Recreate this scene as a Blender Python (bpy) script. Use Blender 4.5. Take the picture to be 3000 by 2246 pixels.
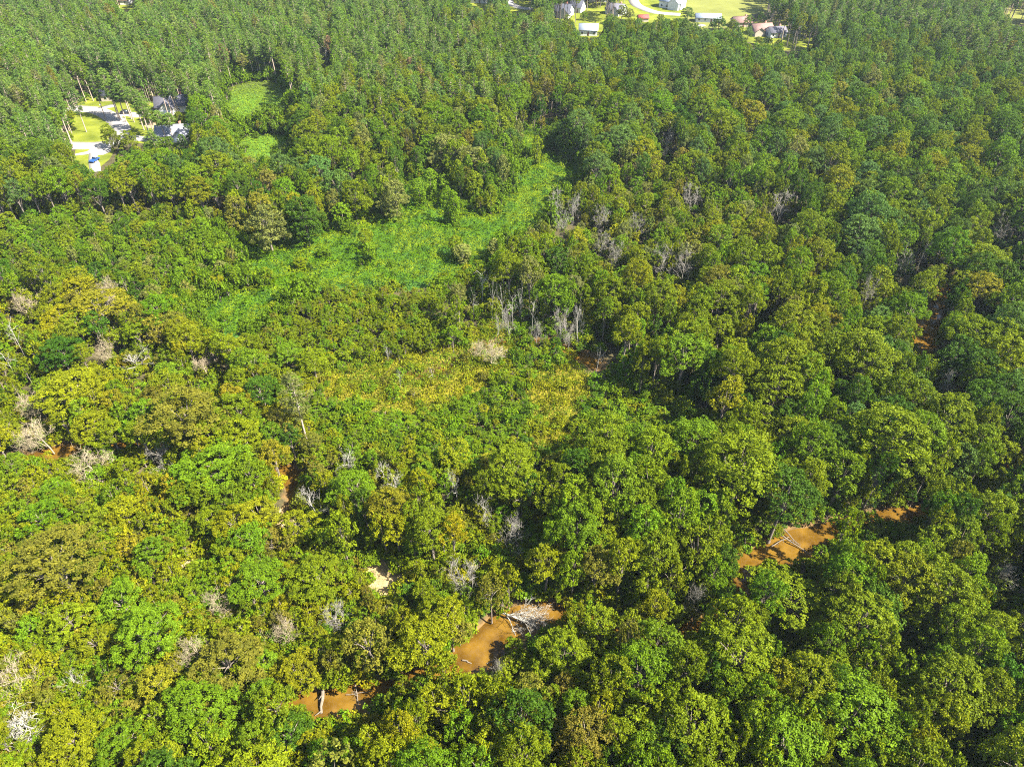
import bpy, math, random
import numpy as np
from mathutils import Vector, Matrix

# ------------------------------------------------------------------ scene, camera, light
scene = bpy.context.scene
for o in list(bpy.data.objects):
    bpy.data.objects.remove(o, do_unlink=True)
COL = scene.collection
CAM_H = 115.0
FPX = 2087.0                      # focal length in pixels of a 3000 px wide frame
PITCH = math.radians(40.3)
cam_d = bpy.data.cameras.new('camera')
cam_d.sensor_width = 36.0
cam_d.lens = 36.0 * FPX / 3000.0
cam_d.clip_start = 0.5
cam_d.clip_end = 9000.0
cam = bpy.data.objects.new('camera', cam_d)
cam.location = (0, 0, CAM_H)
cam.rotation_euler = (math.pi / 2 - PITCH, 0, 0)
COL.objects.link(cam)
scene.camera = cam

SUN_AZ = math.radians(-20)         # from +x (right of the picture) towards +y (away)
SUN_EL = math.radians(49)
world = bpy.data.worlds.new('World')
scene.world = world
world.use_nodes = True
wn = world.node_tree
bg = wn.nodes['Background']
sky = wn.nodes.new('ShaderNodeTexSky')
sky.sky_type = 'NISHITA'
sky.sun_disc = False
sky.sun_elevation = SUN_EL
sky.sun_rotation = math.pi / 2 - SUN_AZ
wn.links.new(sky.outputs[0], bg.inputs[0])
bg.inputs[1].default_value = 0.085
sun_d = bpy.data.lights.new('sun', 'SUN')
sun_d.energy = 4.9
sun_d.angle = math.radians(0.53)
sun_d.color = (1.0, 0.955, 0.87)
sun = bpy.data.objects.new('sun', sun_d)
sdir = Vector((math.cos(SUN_EL) * math.cos(SUN_AZ), math.cos(SUN_EL) * math.sin(SUN_AZ), math.sin(SUN_EL)))
sun.rotation_euler = sdir.to_track_quat('Z', 'Y').to_euler()
sun.location = (300, 200, 400)
COL.objects.link(sun)
scene.view_settings.view_transform = 'Standard'
scene.view_settings.look = 'None'
scene.view_settings.exposure = 2.3
scene.view_settings.gamma = 1.0
scene.view_settings.use_curve_mapping = False
scene.render.engine = 'CYCLES'
cy = scene.cycles
cy.max_bounces = 4
cy.diffuse_bounces = 2
cy.glossy_bounces = 2
cy.transmission_bounces = 3
cy.transparent_max_bounces = 4
cy.volume_bounces = 0
cy.use_denoising = False
cy.filter_width = 1.1
cy.caustics_reflective = False
cy.caustics_refractive = False

# ------------------------------------------------------------------ camera maths (place things on the ground)
S = 3000.0 / 2212.0               # layout notes are in a 2212 px wide copy of the picture
CP, SP = math.cos(PITCH), math.sin(PITCH)
def ground(x, y, z=0.0):
    u = (x * S - 1500.0) / FPX
    v = (1123.0 - y * S) / FPX
    d = np.array((u, CP + v * SP, -SP + v * CP))
    t = (z - CAM_H) / d[2]
    return (d[0] * t, d[1] * t, z)
def project(x, y, z):
    dz = z - CAM_H
    depth = y * CP - dz * SP
    up = y * SP + dz * CP
    return (1500.0 + FPX * x / depth) / S, (1123.0 - FPX * up / depth) / S, depth

# ------------------------------------------------------------------ raster masks of the layout
GX0, GY0, GST = -420, -260, 4
GW, GH = 770, 580
gx = GX0 + GST * np.arange(GW)
gy = GY0 + GST * np.arange(GH)
PXg, PYg = np.meshgrid(gx, gy)
def raster(poly):
    m = np.zeros(PXg.shape, bool)
    n = len(poly)
    for i in range(n):
        x1, y1 = poly[i]; x2, y2 = poly[(i + 1) % n]
        if y1 == y2: continue
        c = ((y1 > PYg) != (y2 > PYg)) & (PXg < (x2 - x1) * (PYg - y1) / (y2 - y1) + x1)
        m ^= c
    return m
def look(mask, x, y):
    i = int((x - GX0) / GST); j = int((y - GY0) / GST)
    if 0 <= i < GW and 0 <= j < GH: return mask[j, i]
    return mask.dtype.type(0)
def look_v(mask, x, y):
    i = np.clip(((x - GX0) / GST).astype(int), 0, GW - 1); j = np.clip(((y - GY0) / GST).astype(int), 0, GH - 1)
    return mask[j, i]

# open ground that stays free of crowns
CLEAR = {
 'kudzu_main': [(508, 552), (540, 520), (612, 522), (700, 494), (830, 462), (866, 444), (862, 404), (900, 386), (958, 380), (985, 400),
                (965, 430), (950, 470), (1010, 452), (1060, 462), (1100, 440), (1110, 405), (1140, 335), (1200, 330), (1262, 356), (1240, 385),
                (1190, 398), (1178, 450), (1120, 492), (1060, 520), (1040, 560), (985, 580), (930, 595), (860, 610), (740, 602), (640, 612), (560, 605)],
 'kudzu_low': [(420, 668), (440, 636), (520, 620), (600, 612), (640, 618), (600, 650), (545, 690), (500, 712), (470, 690)],
 'field_back': [(482, 182), (530, 168), (600, 166), (640, 192), (630, 206), (590, 222), (535, 244), (500, 266), (486, 240)],
 'field_back_near': [(508, 296), (545, 281), (622, 284), (625, 296), (600, 318), (560, 330), (540, 346), (516, 318)],
 'small_gap': [(1122, 300), (1128, 272), (1160, 268), (1170, 300), (1140, 318)],
 'gap_far': [(1180, 172 + 60), (1210, 226), (1200, 245), (1182, 248)],
 'suburb': [(150, 262), (158, 228), (172, 210), (240, 200), (300, 216), (392, 216), (404, 236), (360, 262), (400, 280), (396, 306),
            (360, 304), (300, 298), (260, 330), (240, 340), (212, 366), (196, 362), (158, 330)],
 'marsh_a': [(700, 800), (760, 780), (870, 772), (940, 758), (1000, 742), (1050, 720), (1064, 690), (1110, 702), (1128, 740), (1092, 790),
             (1020, 830), (960, 872), (880, 884), (780, 868), (710, 842)],
 'marsh_b': [(1138, 830), (1180, 780), (1225, 792), (1270, 826), (1250, 868), (1216, 930), (1180, 968), (1140, 950), (1150, 880)],
 'pool_fallen': [(996, 1420), (1040, 1365), (1068, 1330), (1060, 1310), (1160, 1306), (1186, 1316), (1180, 1345), (1150, 1385), (1100, 1395), (1050, 1432), (1010, 1432)],
 'pool_log': [(660, 1520), (668, 1490), (700, 1470), (735, 1462), (760, 1488), (818, 1500), (812, 1530), (720, 1542), (672, 1548)],
 'pool_small': [(1596, 1236), (1600, 1206), (1636, 1202), (1636, 1240)],
 'pool_logs': [(1662, 1205), (1672, 1160), (1700, 1130), (1755, 1112), (1762, 1140), (1768, 1200), (1720, 1216)],
 'pool_dark': [(1900, 1120), (1930, 1098), (1992, 1090), (1990, 1112), (1930, 1132)],
 'pool_far': [(1982, 745), (1985, 698), (2022, 690), (2030, 705), (2006, 745)],
 'pool_left': [(104, 984), (112, 966), (190, 952), (200, 958), (180, 985), (150, 992)],
 'pool_mid': [(612, 1046), (612, 1010), (632, 990), (642, 1030), (640, 1052)],
 'sand_a': [(590, 1128), (600, 1106), (640, 1086), (655, 1110), (650, 1134), (615, 1136)],
 'sand_b': [(384, 1222), (400, 1202), (436, 1182), (440, 1200), (412, 1222)],
 'sand_c': [(786, 1212), (800, 1198), (880, 1240), (884, 1262), (830, 1280), (805, 1260)],
 'shade_gap': [(1226, 800), (1236, 765), (1330, 760), (1330, 790), (1280, 806)],
 'top_drive': [(1092, -60), (1110, -60), (1150, 16), (1146, 27), (1102, 22)],
 'top_houses': [(1200, 38), (1196, 22), (1236, 8), (1262, 12), (1290, 4), (1330, 10), (1366, -30), (1480, -50), (1480, 30), (1420, 34), (1405, 42), (1370, 30),
                (1345, 34), (1310, 24), (1290, 36), (1298, 60), (1286, 76), (1256, 70), (1246, 42)],
 'top_field': [(1480, -40), (1660, -50), (1655, 18), (1600, 30), (1550, 34), (1525, 42), (1505, 46), (1490, 30), (1480, 20)],
 'top_low': [(1506, 44), (1560, 32), (1590, 40), (1565, 52), (1530, 56)],
 'top_house_r': [(1610, 60), (1640, 48), (1700, 52), (1720, 72), (1764, 84), (1758, 98), (1700, 102), (1690, 86), (1612, 84)],
 'top_left': [(250, -30), (280, -30), (292, 12), (275, 20), (254, 10)],
 'top_mid': [(1012, -40), (1052, -40), (1048, 12), (1020, 14)],
 'top_strip_r': [(2160, 18), (2240, 10), (2260, 44), (2190, 50), (2170, 30)],
}
clear = np.zeros(PXg.shape, bool)
CM = {}
for k, p in CLEAR.items():
    CM[k] = raster(p); clear |= CM[k]

def grow(m, px_, py_):
    o = m.copy()
    for k in range(1, px_ // GST + 1): o[:, k:] |= m[:, :-k]; o[:, :-k] |= m[:, k:]
    m = o.copy()
    for k in range(1, py_ // GST + 1): o[k:] |= m[:-k]; o[:-k] |= m[k:]
    return o
GROW = {k: (20, 16) for k in ('kudzu_main', 'kudzu_low')}
GROW.update({k: (14, 12) for k in ('marsh_a', 'marsh_b', 'sand_c')}); GROW.update({k: (8, 4) for k in ('field_back', 'field_back_near', 'small_gap', 'gap_far', 'sand_a', 'sand_b')})
WIDE = {k: grow(CM[k], *g) for k, g in GROW.items()}
Z_HARD, Z_PINE, Z_YOUNG, Z_SHRUB, Z_LEFT, Z_SCRUB, Z_PALE, Z_MIX = range(8)
zone = np.zeros(PXg.shape, np.int8)
def setz(z, poly):
    zone[raster(poly)] = z
setz(Z_PINE, [(-420, -260), (980, -260), (960, 60), (1000, 130), (900, 150), (820, 160), (690, 170), (600, 165), (470, 170), (480, 250), (380, 205), (150, 200), (140, 330), (60, 330), (-420, 420)])
setz(Z_MIX, [(600, 165), (690, 170), (900, 150), (1000, 130), (960, 60), (1010, 20), (1180, 60), (1200, 200), (900, 250), (640, 240)])
setz(Z_PINE, [(1655, 30), (1655, -260), (2660, -260), (2660, 240), (2212, 190), (2000, 90), (1900, 60), (1780, 70)])
setz(Z_SCRUB, [(-420, 500), (120, 470), (380, 455), (500, 470), (520, 560), (430, 640), (330, 625), (150, 580), (-420, 600)])
setz(Z_YOUNG, [(545, 690), (620, 618), (760, 600), (880, 606), (960, 640), (975, 740), (930, 768), (760, 770), (690, 800), (600, 770), (520, 730)])
setz(Z_SHRUB, [(640, 880), (700, 810), (880, 850), (1000, 800), (1140, 830), (1150, 960), (1130, 1000), (960, 1000), (740, 970), (650, 950)])
setz(Z_SHRUB, [(1250, 850), (1330, 820), (1480, 850), (1560, 900), (1480, 960), (1300, 960), (1200, 960)])
setz(Z_SHRUB, [(1030, 700), (1130, 680), (1300, 740), (1340, 830), (1250, 870), (1130, 830), (1060, 800)])
setz(Z_LEFT, [(-420, 920), (100, 960), (330, 1040), (640, 1080), (700, 1170), (790, 1200), (880, 1260), (840, 1340), (700, 1480), (560, 1480), (300, 1500), (180, 1656), (-420, 2056)])
setz(Z_PALE, [(1190, 400), (1260, 380), (1420, 380), (1640, 400), (1740, 440), (1700, 480), (1520, 570), (1400, 580), (1180, 540), (1140, 500)])

# ------------------------------------------------------------------ small numeric helpers
def hash2(ix, iy, seed):
    h = (ix.astype(np.int64) * 374761393 + iy.astype(np.int64) * 668265263 + seed * 1442695041) & 0xffffffff
    h = ((h ^ (h >> 13)) * 1274126177) & 0xffffffff
    return ((h ^ (h >> 16)) & 0xffff) / 65535.0
def vnoise(x, y, seed=0):
    x = np.asarray(x, float); y = np.asarray(y, float)
    ix = np.floor(x); iy = np.floor(y)
    fx = x - ix; fy = y - iy
    fx = fx * fx * (3 - 2 * fx); fy = fy * fy * (3 - 2 * fy)
    a = hash2(ix, iy, seed); b = hash2(ix + 1, iy, seed); c = hash2(ix, iy + 1, seed); d = hash2(ix + 1, iy + 1, seed)
    return (a * (1 - fx) + b * fx) * (1 - fy) + (c * (1 - fx) + d * fx) * fy
def norm(v):
    return v / np.maximum(np.linalg.norm(v, axis=-1, keepdims=True), 1e-9)

def make_mesh(name, verts, faces, mats=(), fmat=None, attr=None, smooth=False):
    """verts (n,3); faces (m,k) with one k; attr = {name: (domain, type, array)}"""
    me = bpy.data.meshes.new(name)
    verts = np.asarray(verts, np.float32); 
    if isinstance(faces, (list, tuple)) and len(faces) and not np.isscalar(faces[0]) and len(set(len(f) for f in faces)) > 1:
        me.from_pydata([tuple(v) for v in verts], [], [tuple(f) for f in faces])
    else:
        faces = np.asarray(faces, np.int32)
        n, k = faces.shape
        me.vertices.add(len(verts)); me.vertices.foreach_set('co', verts.ravel())
        me.loops.add(n * k); me.loops.foreach_set('vertex_index', faces.ravel())
        me.polygons.add(n)
        me.polygons.foreach_set('loop_start', np.arange(0, n * k, k, dtype=np.int32))
        me.update(calc_edges=True)
    for m in mats: me.materials.append(m)
    if fmat is not None:
        me.polygons.foreach_set('material_index', np.asarray(fmat, np.int32))
    if attr:
        for an, (dom, typ, arr) in attr.items():
            a = me.attributes.new(an, typ, dom)
            key = {'FLOAT': 'value', 'INT': 'value', 'FLOAT_VECTOR': 'vector', 'FLOAT_COLOR': 'color'}[typ]
            a.data.foreach_set(key, np.asarray(arr, np.int32 if typ == 'INT' else np.float32).ravel())
    if smooth:
        me.polygons.foreach_set('use_smooth', np.ones(len(me.polygons), bool))
    me.update()
    return me
def link(name, me, parent=None, **props):
    o = bpy.data.objects.new(name, me)
    COL.objects.link(o)
    if parent is not None: o.parent = parent
    for k, v in props.items(): o[k] = v
    return o
def empty(name, loc, rz=0.0, **props):
    o = bpy.data.objects.new(name, None)
    o.empty_display_size = 0.5
    o.location = loc; o.rotation_euler = (0, 0, rz)
    COL.objects.link(o)
    for k, v in props.items(): o[k] = v
    return o

# ------------------------------------------------------------------ materials
def new_mat(name):
    m = bpy.data.materials.new(name); m.use_nodes = True
    nt = m.node_tree
    for n in list(nt.nodes): nt.nodes.remove(n)
    out = nt.nodes.new('ShaderNodeOutputMaterial')
    return m, nt, out
def N(nt, t, **kw):
    n = nt.nodes.new(t)
    for k, v in kw.items(): setattr(n, k, v)
    return n
def L(nt, a, b): nt.links.new(a, b)
def mul_rgb(nt, a, b):
    n = N(nt, 'ShaderNodeMix', data_type='RGBA', blend_type='MULTIPLY'); n.inputs[0].default_value = 1.0
    L(nt, a, n.inputs[6]); L(nt, b, n.inputs[7]); return n.outputs[2]

def leaf_material(name, gloss=0.06, trans=0.27, lo=0.62, hi=1.45):
    m, nt, out = new_mat(name)
    tint = N(nt, 'ShaderNodeAttribute', attribute_name='tint', attribute_type='INSTANCER')
    lv = N(nt, 'ShaderNodeAttribute', attribute_name='leafvar', attribute_type='GEOMETRY')
    ramp = N(nt, 'ShaderNodeValToRGB')
    e = ramp.color_ramp.elements
    e[0].position = 0.0; e[0].color = (lo * 0.92, lo, lo * 1.1, 1)
    e[1].position = 1.0; e[1].color = (hi * 1.05, hi, hi * 0.85, 1)
    mid = e.new(0.5); mid.color = (1, 1, 1, 1)
    L(nt, lv.outputs['Fac'], ramp.inputs[0])
    c = mul_rgb(nt, tint.outputs['Color'], ramp.outputs[0])
    p = N(nt, 'ShaderNodeBsdfPrincipled')
    L(nt, c, p.inputs['Base Color'])
    p.inputs['Roughness'].default_value = 0.55
    p.inputs['Specular IOR Level'].default_value = gloss
    t = N(nt, 'ShaderNodeBsdfTranslucent')
    warm = N(nt, 'ShaderNodeRGB'); warm.outputs[0].default_value = (1.25, 1.3, 0.45, 1)
    L(nt, mul_rgb(nt, c, warm.outputs[0]), t.inputs['Color'])
    mx = N(nt, 'ShaderNodeMixShader'); mx.inputs[0].default_value = trans
    L(nt, p.outputs[0], mx.inputs[1]); L(nt, t.outputs[0], mx.inputs[2])
    L(nt, mx.outputs[0], out.inputs['Surface'])
    return m

def plain_material(name, col, rough=0.8, var=0.25, scale=3.0, spec=0.2, bump=0.0, metallic=0.0, col2=None):
    m, nt, out = new_mat(name)
    p = N(nt, 'ShaderNodeBsdfPrincipled')
    tc = N(nt, 'ShaderNodeTexCoord')
    nz = N(nt, 'ShaderNodeTexNoise'); nz.inputs['Scale'].default_value = scale; nz.inputs['Detail'].default_value = 6
    L(nt, tc.outputs['Object'], nz.inputs['Vector'])
    ramp = N(nt, 'ShaderNodeValToRGB')
    a = tuple(c * (1 - var) for c in col); b = tuple(c * (1 + var) for c in (col2 or col))
    ramp.color_ramp.elements[0].position = 0.3; ramp.color_ramp.elements[0].color = (*a, 1)
    ramp.color_ramp.elements[1].position = 0.7; ramp.color_ramp.elements[1].color = (*b, 1)
    L(nt, nz.outputs['Fac'], ramp.inputs[0])
    L(nt, ramp.outputs[0], p.inputs['Base Color'])
    p.inputs['Roughness'].default_value = rough
    p.inputs['Specular IOR Level'].default_value = spec
    p.inputs['Metallic'].default_value = metallic
    if bump:
        bm = N(nt, 'ShaderNodeBump'); bm.inputs['Strength'].default_value = bump
        L(nt, nz.outputs['Fac'], bm.inputs['Height']); L(nt, bm.outputs[0], p.inputs['Normal'])
    L(nt, p.outputs[0], out.inputs['Surface'])
    return m

M_LEAF = leaf_material('leaf')
M_NEEDLE = leaf_material('needle', gloss=0.08, trans=0.2, lo=0.7, hi=1.3)
M_BARK = plain_material('bark', (0.16, 0.13, 0.10), 0.9, 0.4, 6)
M_PINEBARK = plain_material('pine_bark', (0.30, 0.235, 0.18), 0.9, 0.3, 6)
M_DEAD = plain_material('bleached_wood', (0.32, 0.295, 0.245), 0.85, 0.22, 4)
M_LOG = plain_material('weathered_log', (0.14, 0.115, 0.085), 0.9, 0.35, 5)
M_DEADTAN = plain_material('tan_wood', (0.31, 0.25, 0.155), 0.85, 0.25, 4)
M_DEADGREY = plain_material('grey_wood', (0.26, 0.235, 0.195), 0.85, 0.25, 4)

# ------------------------------------------------------------------ terrain with the creek bed
def smooth_path(pts, n=10):
    P = np.array([ground(*p)[:2] for p in pts]); out = []
    for i in range(len(P) - 1):
        p0 = P[max(i - 1, 0)]; p1 = P[i]; p2 = P[i + 1]; p3 = P[min(i + 2, len(P) - 1)]
        for t in np.linspace(0, 1, n, endpoint=False):
            out.append(0.5 * ((2 * p1) + (-p0 + p2) * t + (2 * p0 - 5 * p1 + 4 * p2 - p3) * t * t + (-p0 + 3 * p1 - 3 * p2 + p3) * t ** 3))
    out.append(P[-1]); return np.array(out)
CREEKS = [
 (smooth_path([(2060, 600), (2010, 700), (1996, 770), (2075, 850), (2180, 950), (2190, 1050), (2080, 1092), (1950, 1112), (1850, 1130), (1725, 1172), (1622, 1222),
               (1600, 1300), (1500, 1362), (1420, 1388), (1310, 1350), (1190, 1322), (1100, 1345), (1040, 1398), (960, 1450), (870, 1480), (780, 1508), (690, 1522), (560, 1520), (400, 1600), (260, 1700)]),
  [3.4, 6, 4.5, 3.2, 3.2, 3.2, 3.2, 4.4, 3.2, 5.4, 4.6, 3.0, 3.0, 3.0, 3.0, 4.2, 5.6, 6.2, 3.6, 3.4, 5.6, 5.0, 3, 3, 3]),
 (smooth_path([(-60, 1010), (60, 985), (150, 972), (260, 962), (380, 960), (520, 975), (622, 1020), (640, 1080), (628, 1104)]), [2.6, 2.6, 4, 2.6, 2.4, 2.6, 3.4, 2.4, 1.6]),
 (smooth_path([(860, 800), (930, 806), (962, 794), (985, 776), (1010, 768), (1060, 740), (1120, 735), (1200, 740), (1290, 785)]), [1.0, 1.2, 1.8, 2.2, 2.2, 1.4, 1.2, 1.8, 3.4]),
]
CREEKS = [(P, np.interp(np.linspace(0, len(w) - 1, len(P)), np.arange(len(w)), w)) for P, w in CREEKS]
def creek_dist(X, Y):
    """signed measure: distance to the nearest creek line in units beyond its half width"""
    best = np.full(X.shape, 99.0)
    for P, w in CREEKS:
        A = P[:-1]; B = P[1:]
        for a, b, w_ in zip(A, B, w):
            lo = np.minimum(a, b) - 9; hi = np.maximum(a, b) + 9
            s = (X > lo[0]) & (X < hi[0]) & (Y > lo[1]) & (Y < hi[1])
            if not s.any(): continue
            ab = b - a; q = np.clip(((X[s] - a[0]) * ab[0] + (Y[s] - a[1]) * ab[1]) / max(ab @ ab, 1e-6), 0, 1)
            d = np.hypot(X[s] - a[0] - q * ab[0], Y[s] - a[1] - q * ab[1]) - w_ / 2
            best[s] = np.minimum(best[s], d)
    return best
def terrain_z(X, Y):
    d = creek_dist(X, Y) + 0.9 * (vnoise(X / 3, Y / 3, 5) - 0.5)
    t = np.clip(1 - (d + 0.6) / 2.2, 0, 1)
    return -1.5 * t * t * (3 - 2 * t)
def axis(lo, hi, step, far):
    a = np.arange(lo, hi + step, step)
    ext = []; s = step; x = hi
    while x < far: s *= 1.35; x += s; ext.append(x)
    ext2 = []; s = step; x = lo
    while x > -far: s *= 1.35; x -= s; ext2.append(x)
    return np.array(ext2[::-1] + list(a) + ext)
ax = axis(-125, 215, 1.0, 3000); ay = axis(30, 240, 1.0, 3000)
X, Y = np.meshgrid(ax, ay)
Zt = terrain_z(X, Y)
nx, ny = len(ax), len(ay)
idx = np.arange(nx * ny).reshape(ny, nx)
quads = np.stack([idx[:-1, :-1], idx[:-1, 1:], idx[1:, 1:], idx[1:, :-1]], -1).reshape(-1, 4)
px, py, dep = project(X, Y, 0.0)
px = np.where((dep > 5), px, 9999); py = np.where(dep > 5, py, 9999)
inb = (px > GX0) & (px < GX0 + GST * GW) & (py > GY0) & (py < GY0 + GST * GH)
gcol = np.empty(X.shape + (4,), np.float32); gcol[:] = (0.055, 0.048, 0.022, 1)
def paint(keys, c):
    for k in keys:
        m = look_v(WIDE[k], px, py) & inb
        gcol[m] = (*c, 1)
paint(['kudzu_main', 'kudzu_low', 'small_gap', 'gap_far'], (0.035, 0.085, 0.010))
paint(['field_back', 'field_back_near'], (0.060, 0.125, 0.010))
paint(['marsh_a', 'marsh_b'], (0.15, 0.13, 0.012))
paint(['sand_a', 'sand_b'], (0.36, 0.28, 0.14)); paint(['sand_c'], (0.28, 0.21, 0.10))
dk = creek_dist(X, Y)
bank = (dk < 1.7) & (Zt < -0.05)
gcol[bank] = (0.115, 0.072, 0.028, 1)
m_ground, nt, out = new_mat('forest_ground')
ga = N(nt, 'ShaderNodeAttribute', attribute_name='gcol')
tc = N(nt, 'ShaderNodeTexCoord')
nz = N(nt, 'ShaderNodeTexNoise'); nz.inputs['Scale'].default_value = 0.55; nz.inputs['Detail'].default_value = 10; nz.inputs['Roughness'].default_value = 0.7
L(nt, tc.outputs['Object'], nz.inputs['Vector'])
rp = N(nt, 'ShaderNodeValToRGB'); rp.color_ramp.elements[0].color = (0.35, 0.4, 0.4, 1); rp.color_ramp.elements[1].color = (1.7, 1.6, 1.5, 1)
rp.color_ramp.elements[0].position = 0.3; rp.color_ramp.elements[1].position = 0.72
L(nt, nz.outputs['Fac'], rp.inputs[0])
p = N(nt, 'ShaderNodeBsdfPrincipled'); p.inputs['Roughness'].default_value = 0.95; p.inputs['Specular IOR Level'].default_value = 0.1
L(nt, mul_rgb(nt, ga.outputs['Color'], rp.outputs[0]), p.inputs['Base Color'])
bm = N(nt, 'ShaderNodeBump'); bm.inputs['Strength'].default_value = 0.6; bm.inputs['Distance'].default_value = 0.3
L(nt, nz.outputs['Fac'], bm.inputs['Height']); L(nt, bm.outputs[0], p.inputs['Normal'])
L(nt, p.outputs[0], out.inputs['Surface'])
me = make_mesh('ground', np.stack([X, Y, Zt], -1).reshape(-1, 3), quads, [m_ground], attr={'gcol': ('POINT', 'FLOAT_COLOR', gcol.reshape(-1, 4))}, smooth=True)
link('ground', me, kind='structure')
def creek_near(x, y):
    i = min(max(np.searchsorted(ax, x), 0), nx - 1); j = min(max(np.searchsorted(ay, y), 0), ny - 1)
    return dk[j, i]

# water ribbons, 0.75 m below the banks
m_water, nt, out = new_mat('muddy_water')
p = N(nt, 'ShaderNodeBsdfPrincipled'); p.inputs['Roughness'].default_value = 0.06; p.inputs['IOR'].default_value = 1.33
tc = N(nt, 'ShaderNodeTexCoord'); nz = N(nt, 'ShaderNodeTexNoise'); nz.inputs['Scale'].default_value = 0.30; nz.inputs['Detail'].default_value = 5
L(nt, tc.outputs['Object'], nz.inputs['Vector'])
rp = N(nt, 'ShaderNodeValToRGB'); rp.color_ramp.elements[0].color = (0.060, 0.030, 0.004, 1); rp.color_ramp.elements[1].color = (0.135, 0.074, 0.010, 1)
rp.color_ramp.elements[0].position = 0.35; rp.color_ramp.elements[1].position = 0.65
L(nt, nz.outputs['Fac'], rp.inputs[0]); L(nt, rp.outputs[0], p.inputs['Base Color'])
nz2 = N(nt, 'ShaderNodeTexNoise'); nz2.inputs['Scale'].default_value = 2.2; nz2.inputs['Detail'].default_value = 3
L(nt, tc.outputs['Object'], nz2.inputs['Vector'])
bm = N(nt, 'ShaderNodeBump'); bm.inputs['Strength'].default_value = 0.05; L(nt, nz2.outputs['Fac'], bm.inputs['Height']); L(nt, bm.outputs[0], p.inputs['Normal'])
L(nt, p.outputs[0], out.inputs['Surface'])
for i, (P, w) in enumerate(CREEKS):
    T = norm(np.gradient(P, axis=0)); Nn = np.stack([-T[:, 1], T[:, 0]], -1)
    z = -0.72
    hw = (w / 2 + 1.4)[:, None]
    A = np.column_stack([P + Nn * hw, np.full(len(P), z)]); B = np.column_stack([P - Nn * hw, np.full(len(P), z)])
    V = np.concatenate([A, B]); n = len(P)
    F = [(k, k + 1, n + k + 1, n + k) for k in range(n - 1)]
    link('creek_water', make_mesh('creek_water', V, F, [m_water]), kind='structure')

# ------------------------------------------------------------------ foliage builders
def leaves(rng, C, Nrm, rad, per, size, aspect=0.62, up=0.35, spread=0.95, jit=0.75, squash=0.75):
    """leaf quads around clump centres C with outward directions Nrm -> verts, faces, leafvar"""
    n = len(C); tot = n * per
    c = np.repeat(C, per, 0); nr = np.repeat(Nrm, per, 0); r = np.repeat(rad, per)
    d = norm(nr * 0.9 + rng.normal(size=(tot, 3)) * spread)
    pos = c + d * (r * rng.uniform(0.45, 1.12, tot))[:, None] * np.array((1, 1, squash))
    nn = norm(d * 0.7 + np.array((0, 0, up)) + rng.normal(size=(tot, 3)) * jit)
    return quads_at(rng, pos, nn, size, aspect, np.repeat(rng.uniform(0, 1, n), per))
def quads_at(rng, pos, nn, size, aspect, cv=None, down=None):
    tot = len(pos)
    a = norm(np.cross(nn, rng.normal(size=(tot, 3))) if down is None else down)
    b = np.cross(nn, a)
    s = size * rng.uniform(0.6, 1.35, tot)
    l = (a * s[:, None]) * 0.5; w = b * (s * aspect)[:, None] * 0.5
    bend = nn * (s * rng.uniform(-0.15, 0.1, tot))[:, None]
    V = np.stack([pos - l, pos + w + bend, pos + l, pos - w + bend], 1).reshape(-1, 3)
    F = np.arange(tot * 4).reshape(-1, 4)
    lv = rng.uniform(0, 1, tot)
    if cv is not None: lv = 0.45 * lv + 0.55 * cv
    return V, F, np.repeat(lv, 4)

def tube(path, radii, sides):
    P = np.asarray(path, float); n = len(P)
    T = norm(np.gradient(P, axis=0))
    ref = np.where(np.abs(T[:, 2:3]) > 0.9, np.array([[1.0, 0, 0]]), np.array([[0, 0, 1.0]]))
    U = norm(np.cross(T, ref)); W = np.cross(T, U)
    ang = np.arange(sides) * 2 * math.pi / sides
    V = (P[:, None] + (U[:, None] * np.cos(ang)[None, :, None] + W[:, None] * np.sin(ang)[None, :, None]) * np.asarray(radii)[:, None, None]).reshape(-1, 3)
    F = []
    for i in range(n - 1):
        for k in range(sides):
            F.append((i * sides + k, i * sides + (k + 1) % sides, (i + 1) * sides + (k + 1) % sides, (i + 1) * sides + k))
    return V, np.array(F)
def cat(parts):
    V = []; F = []; o = 0
    for v, f in parts:
        V.append(v); F.append(f + o); o += len(v)
    return np.concatenate(V), np.concatenate(F)

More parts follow.
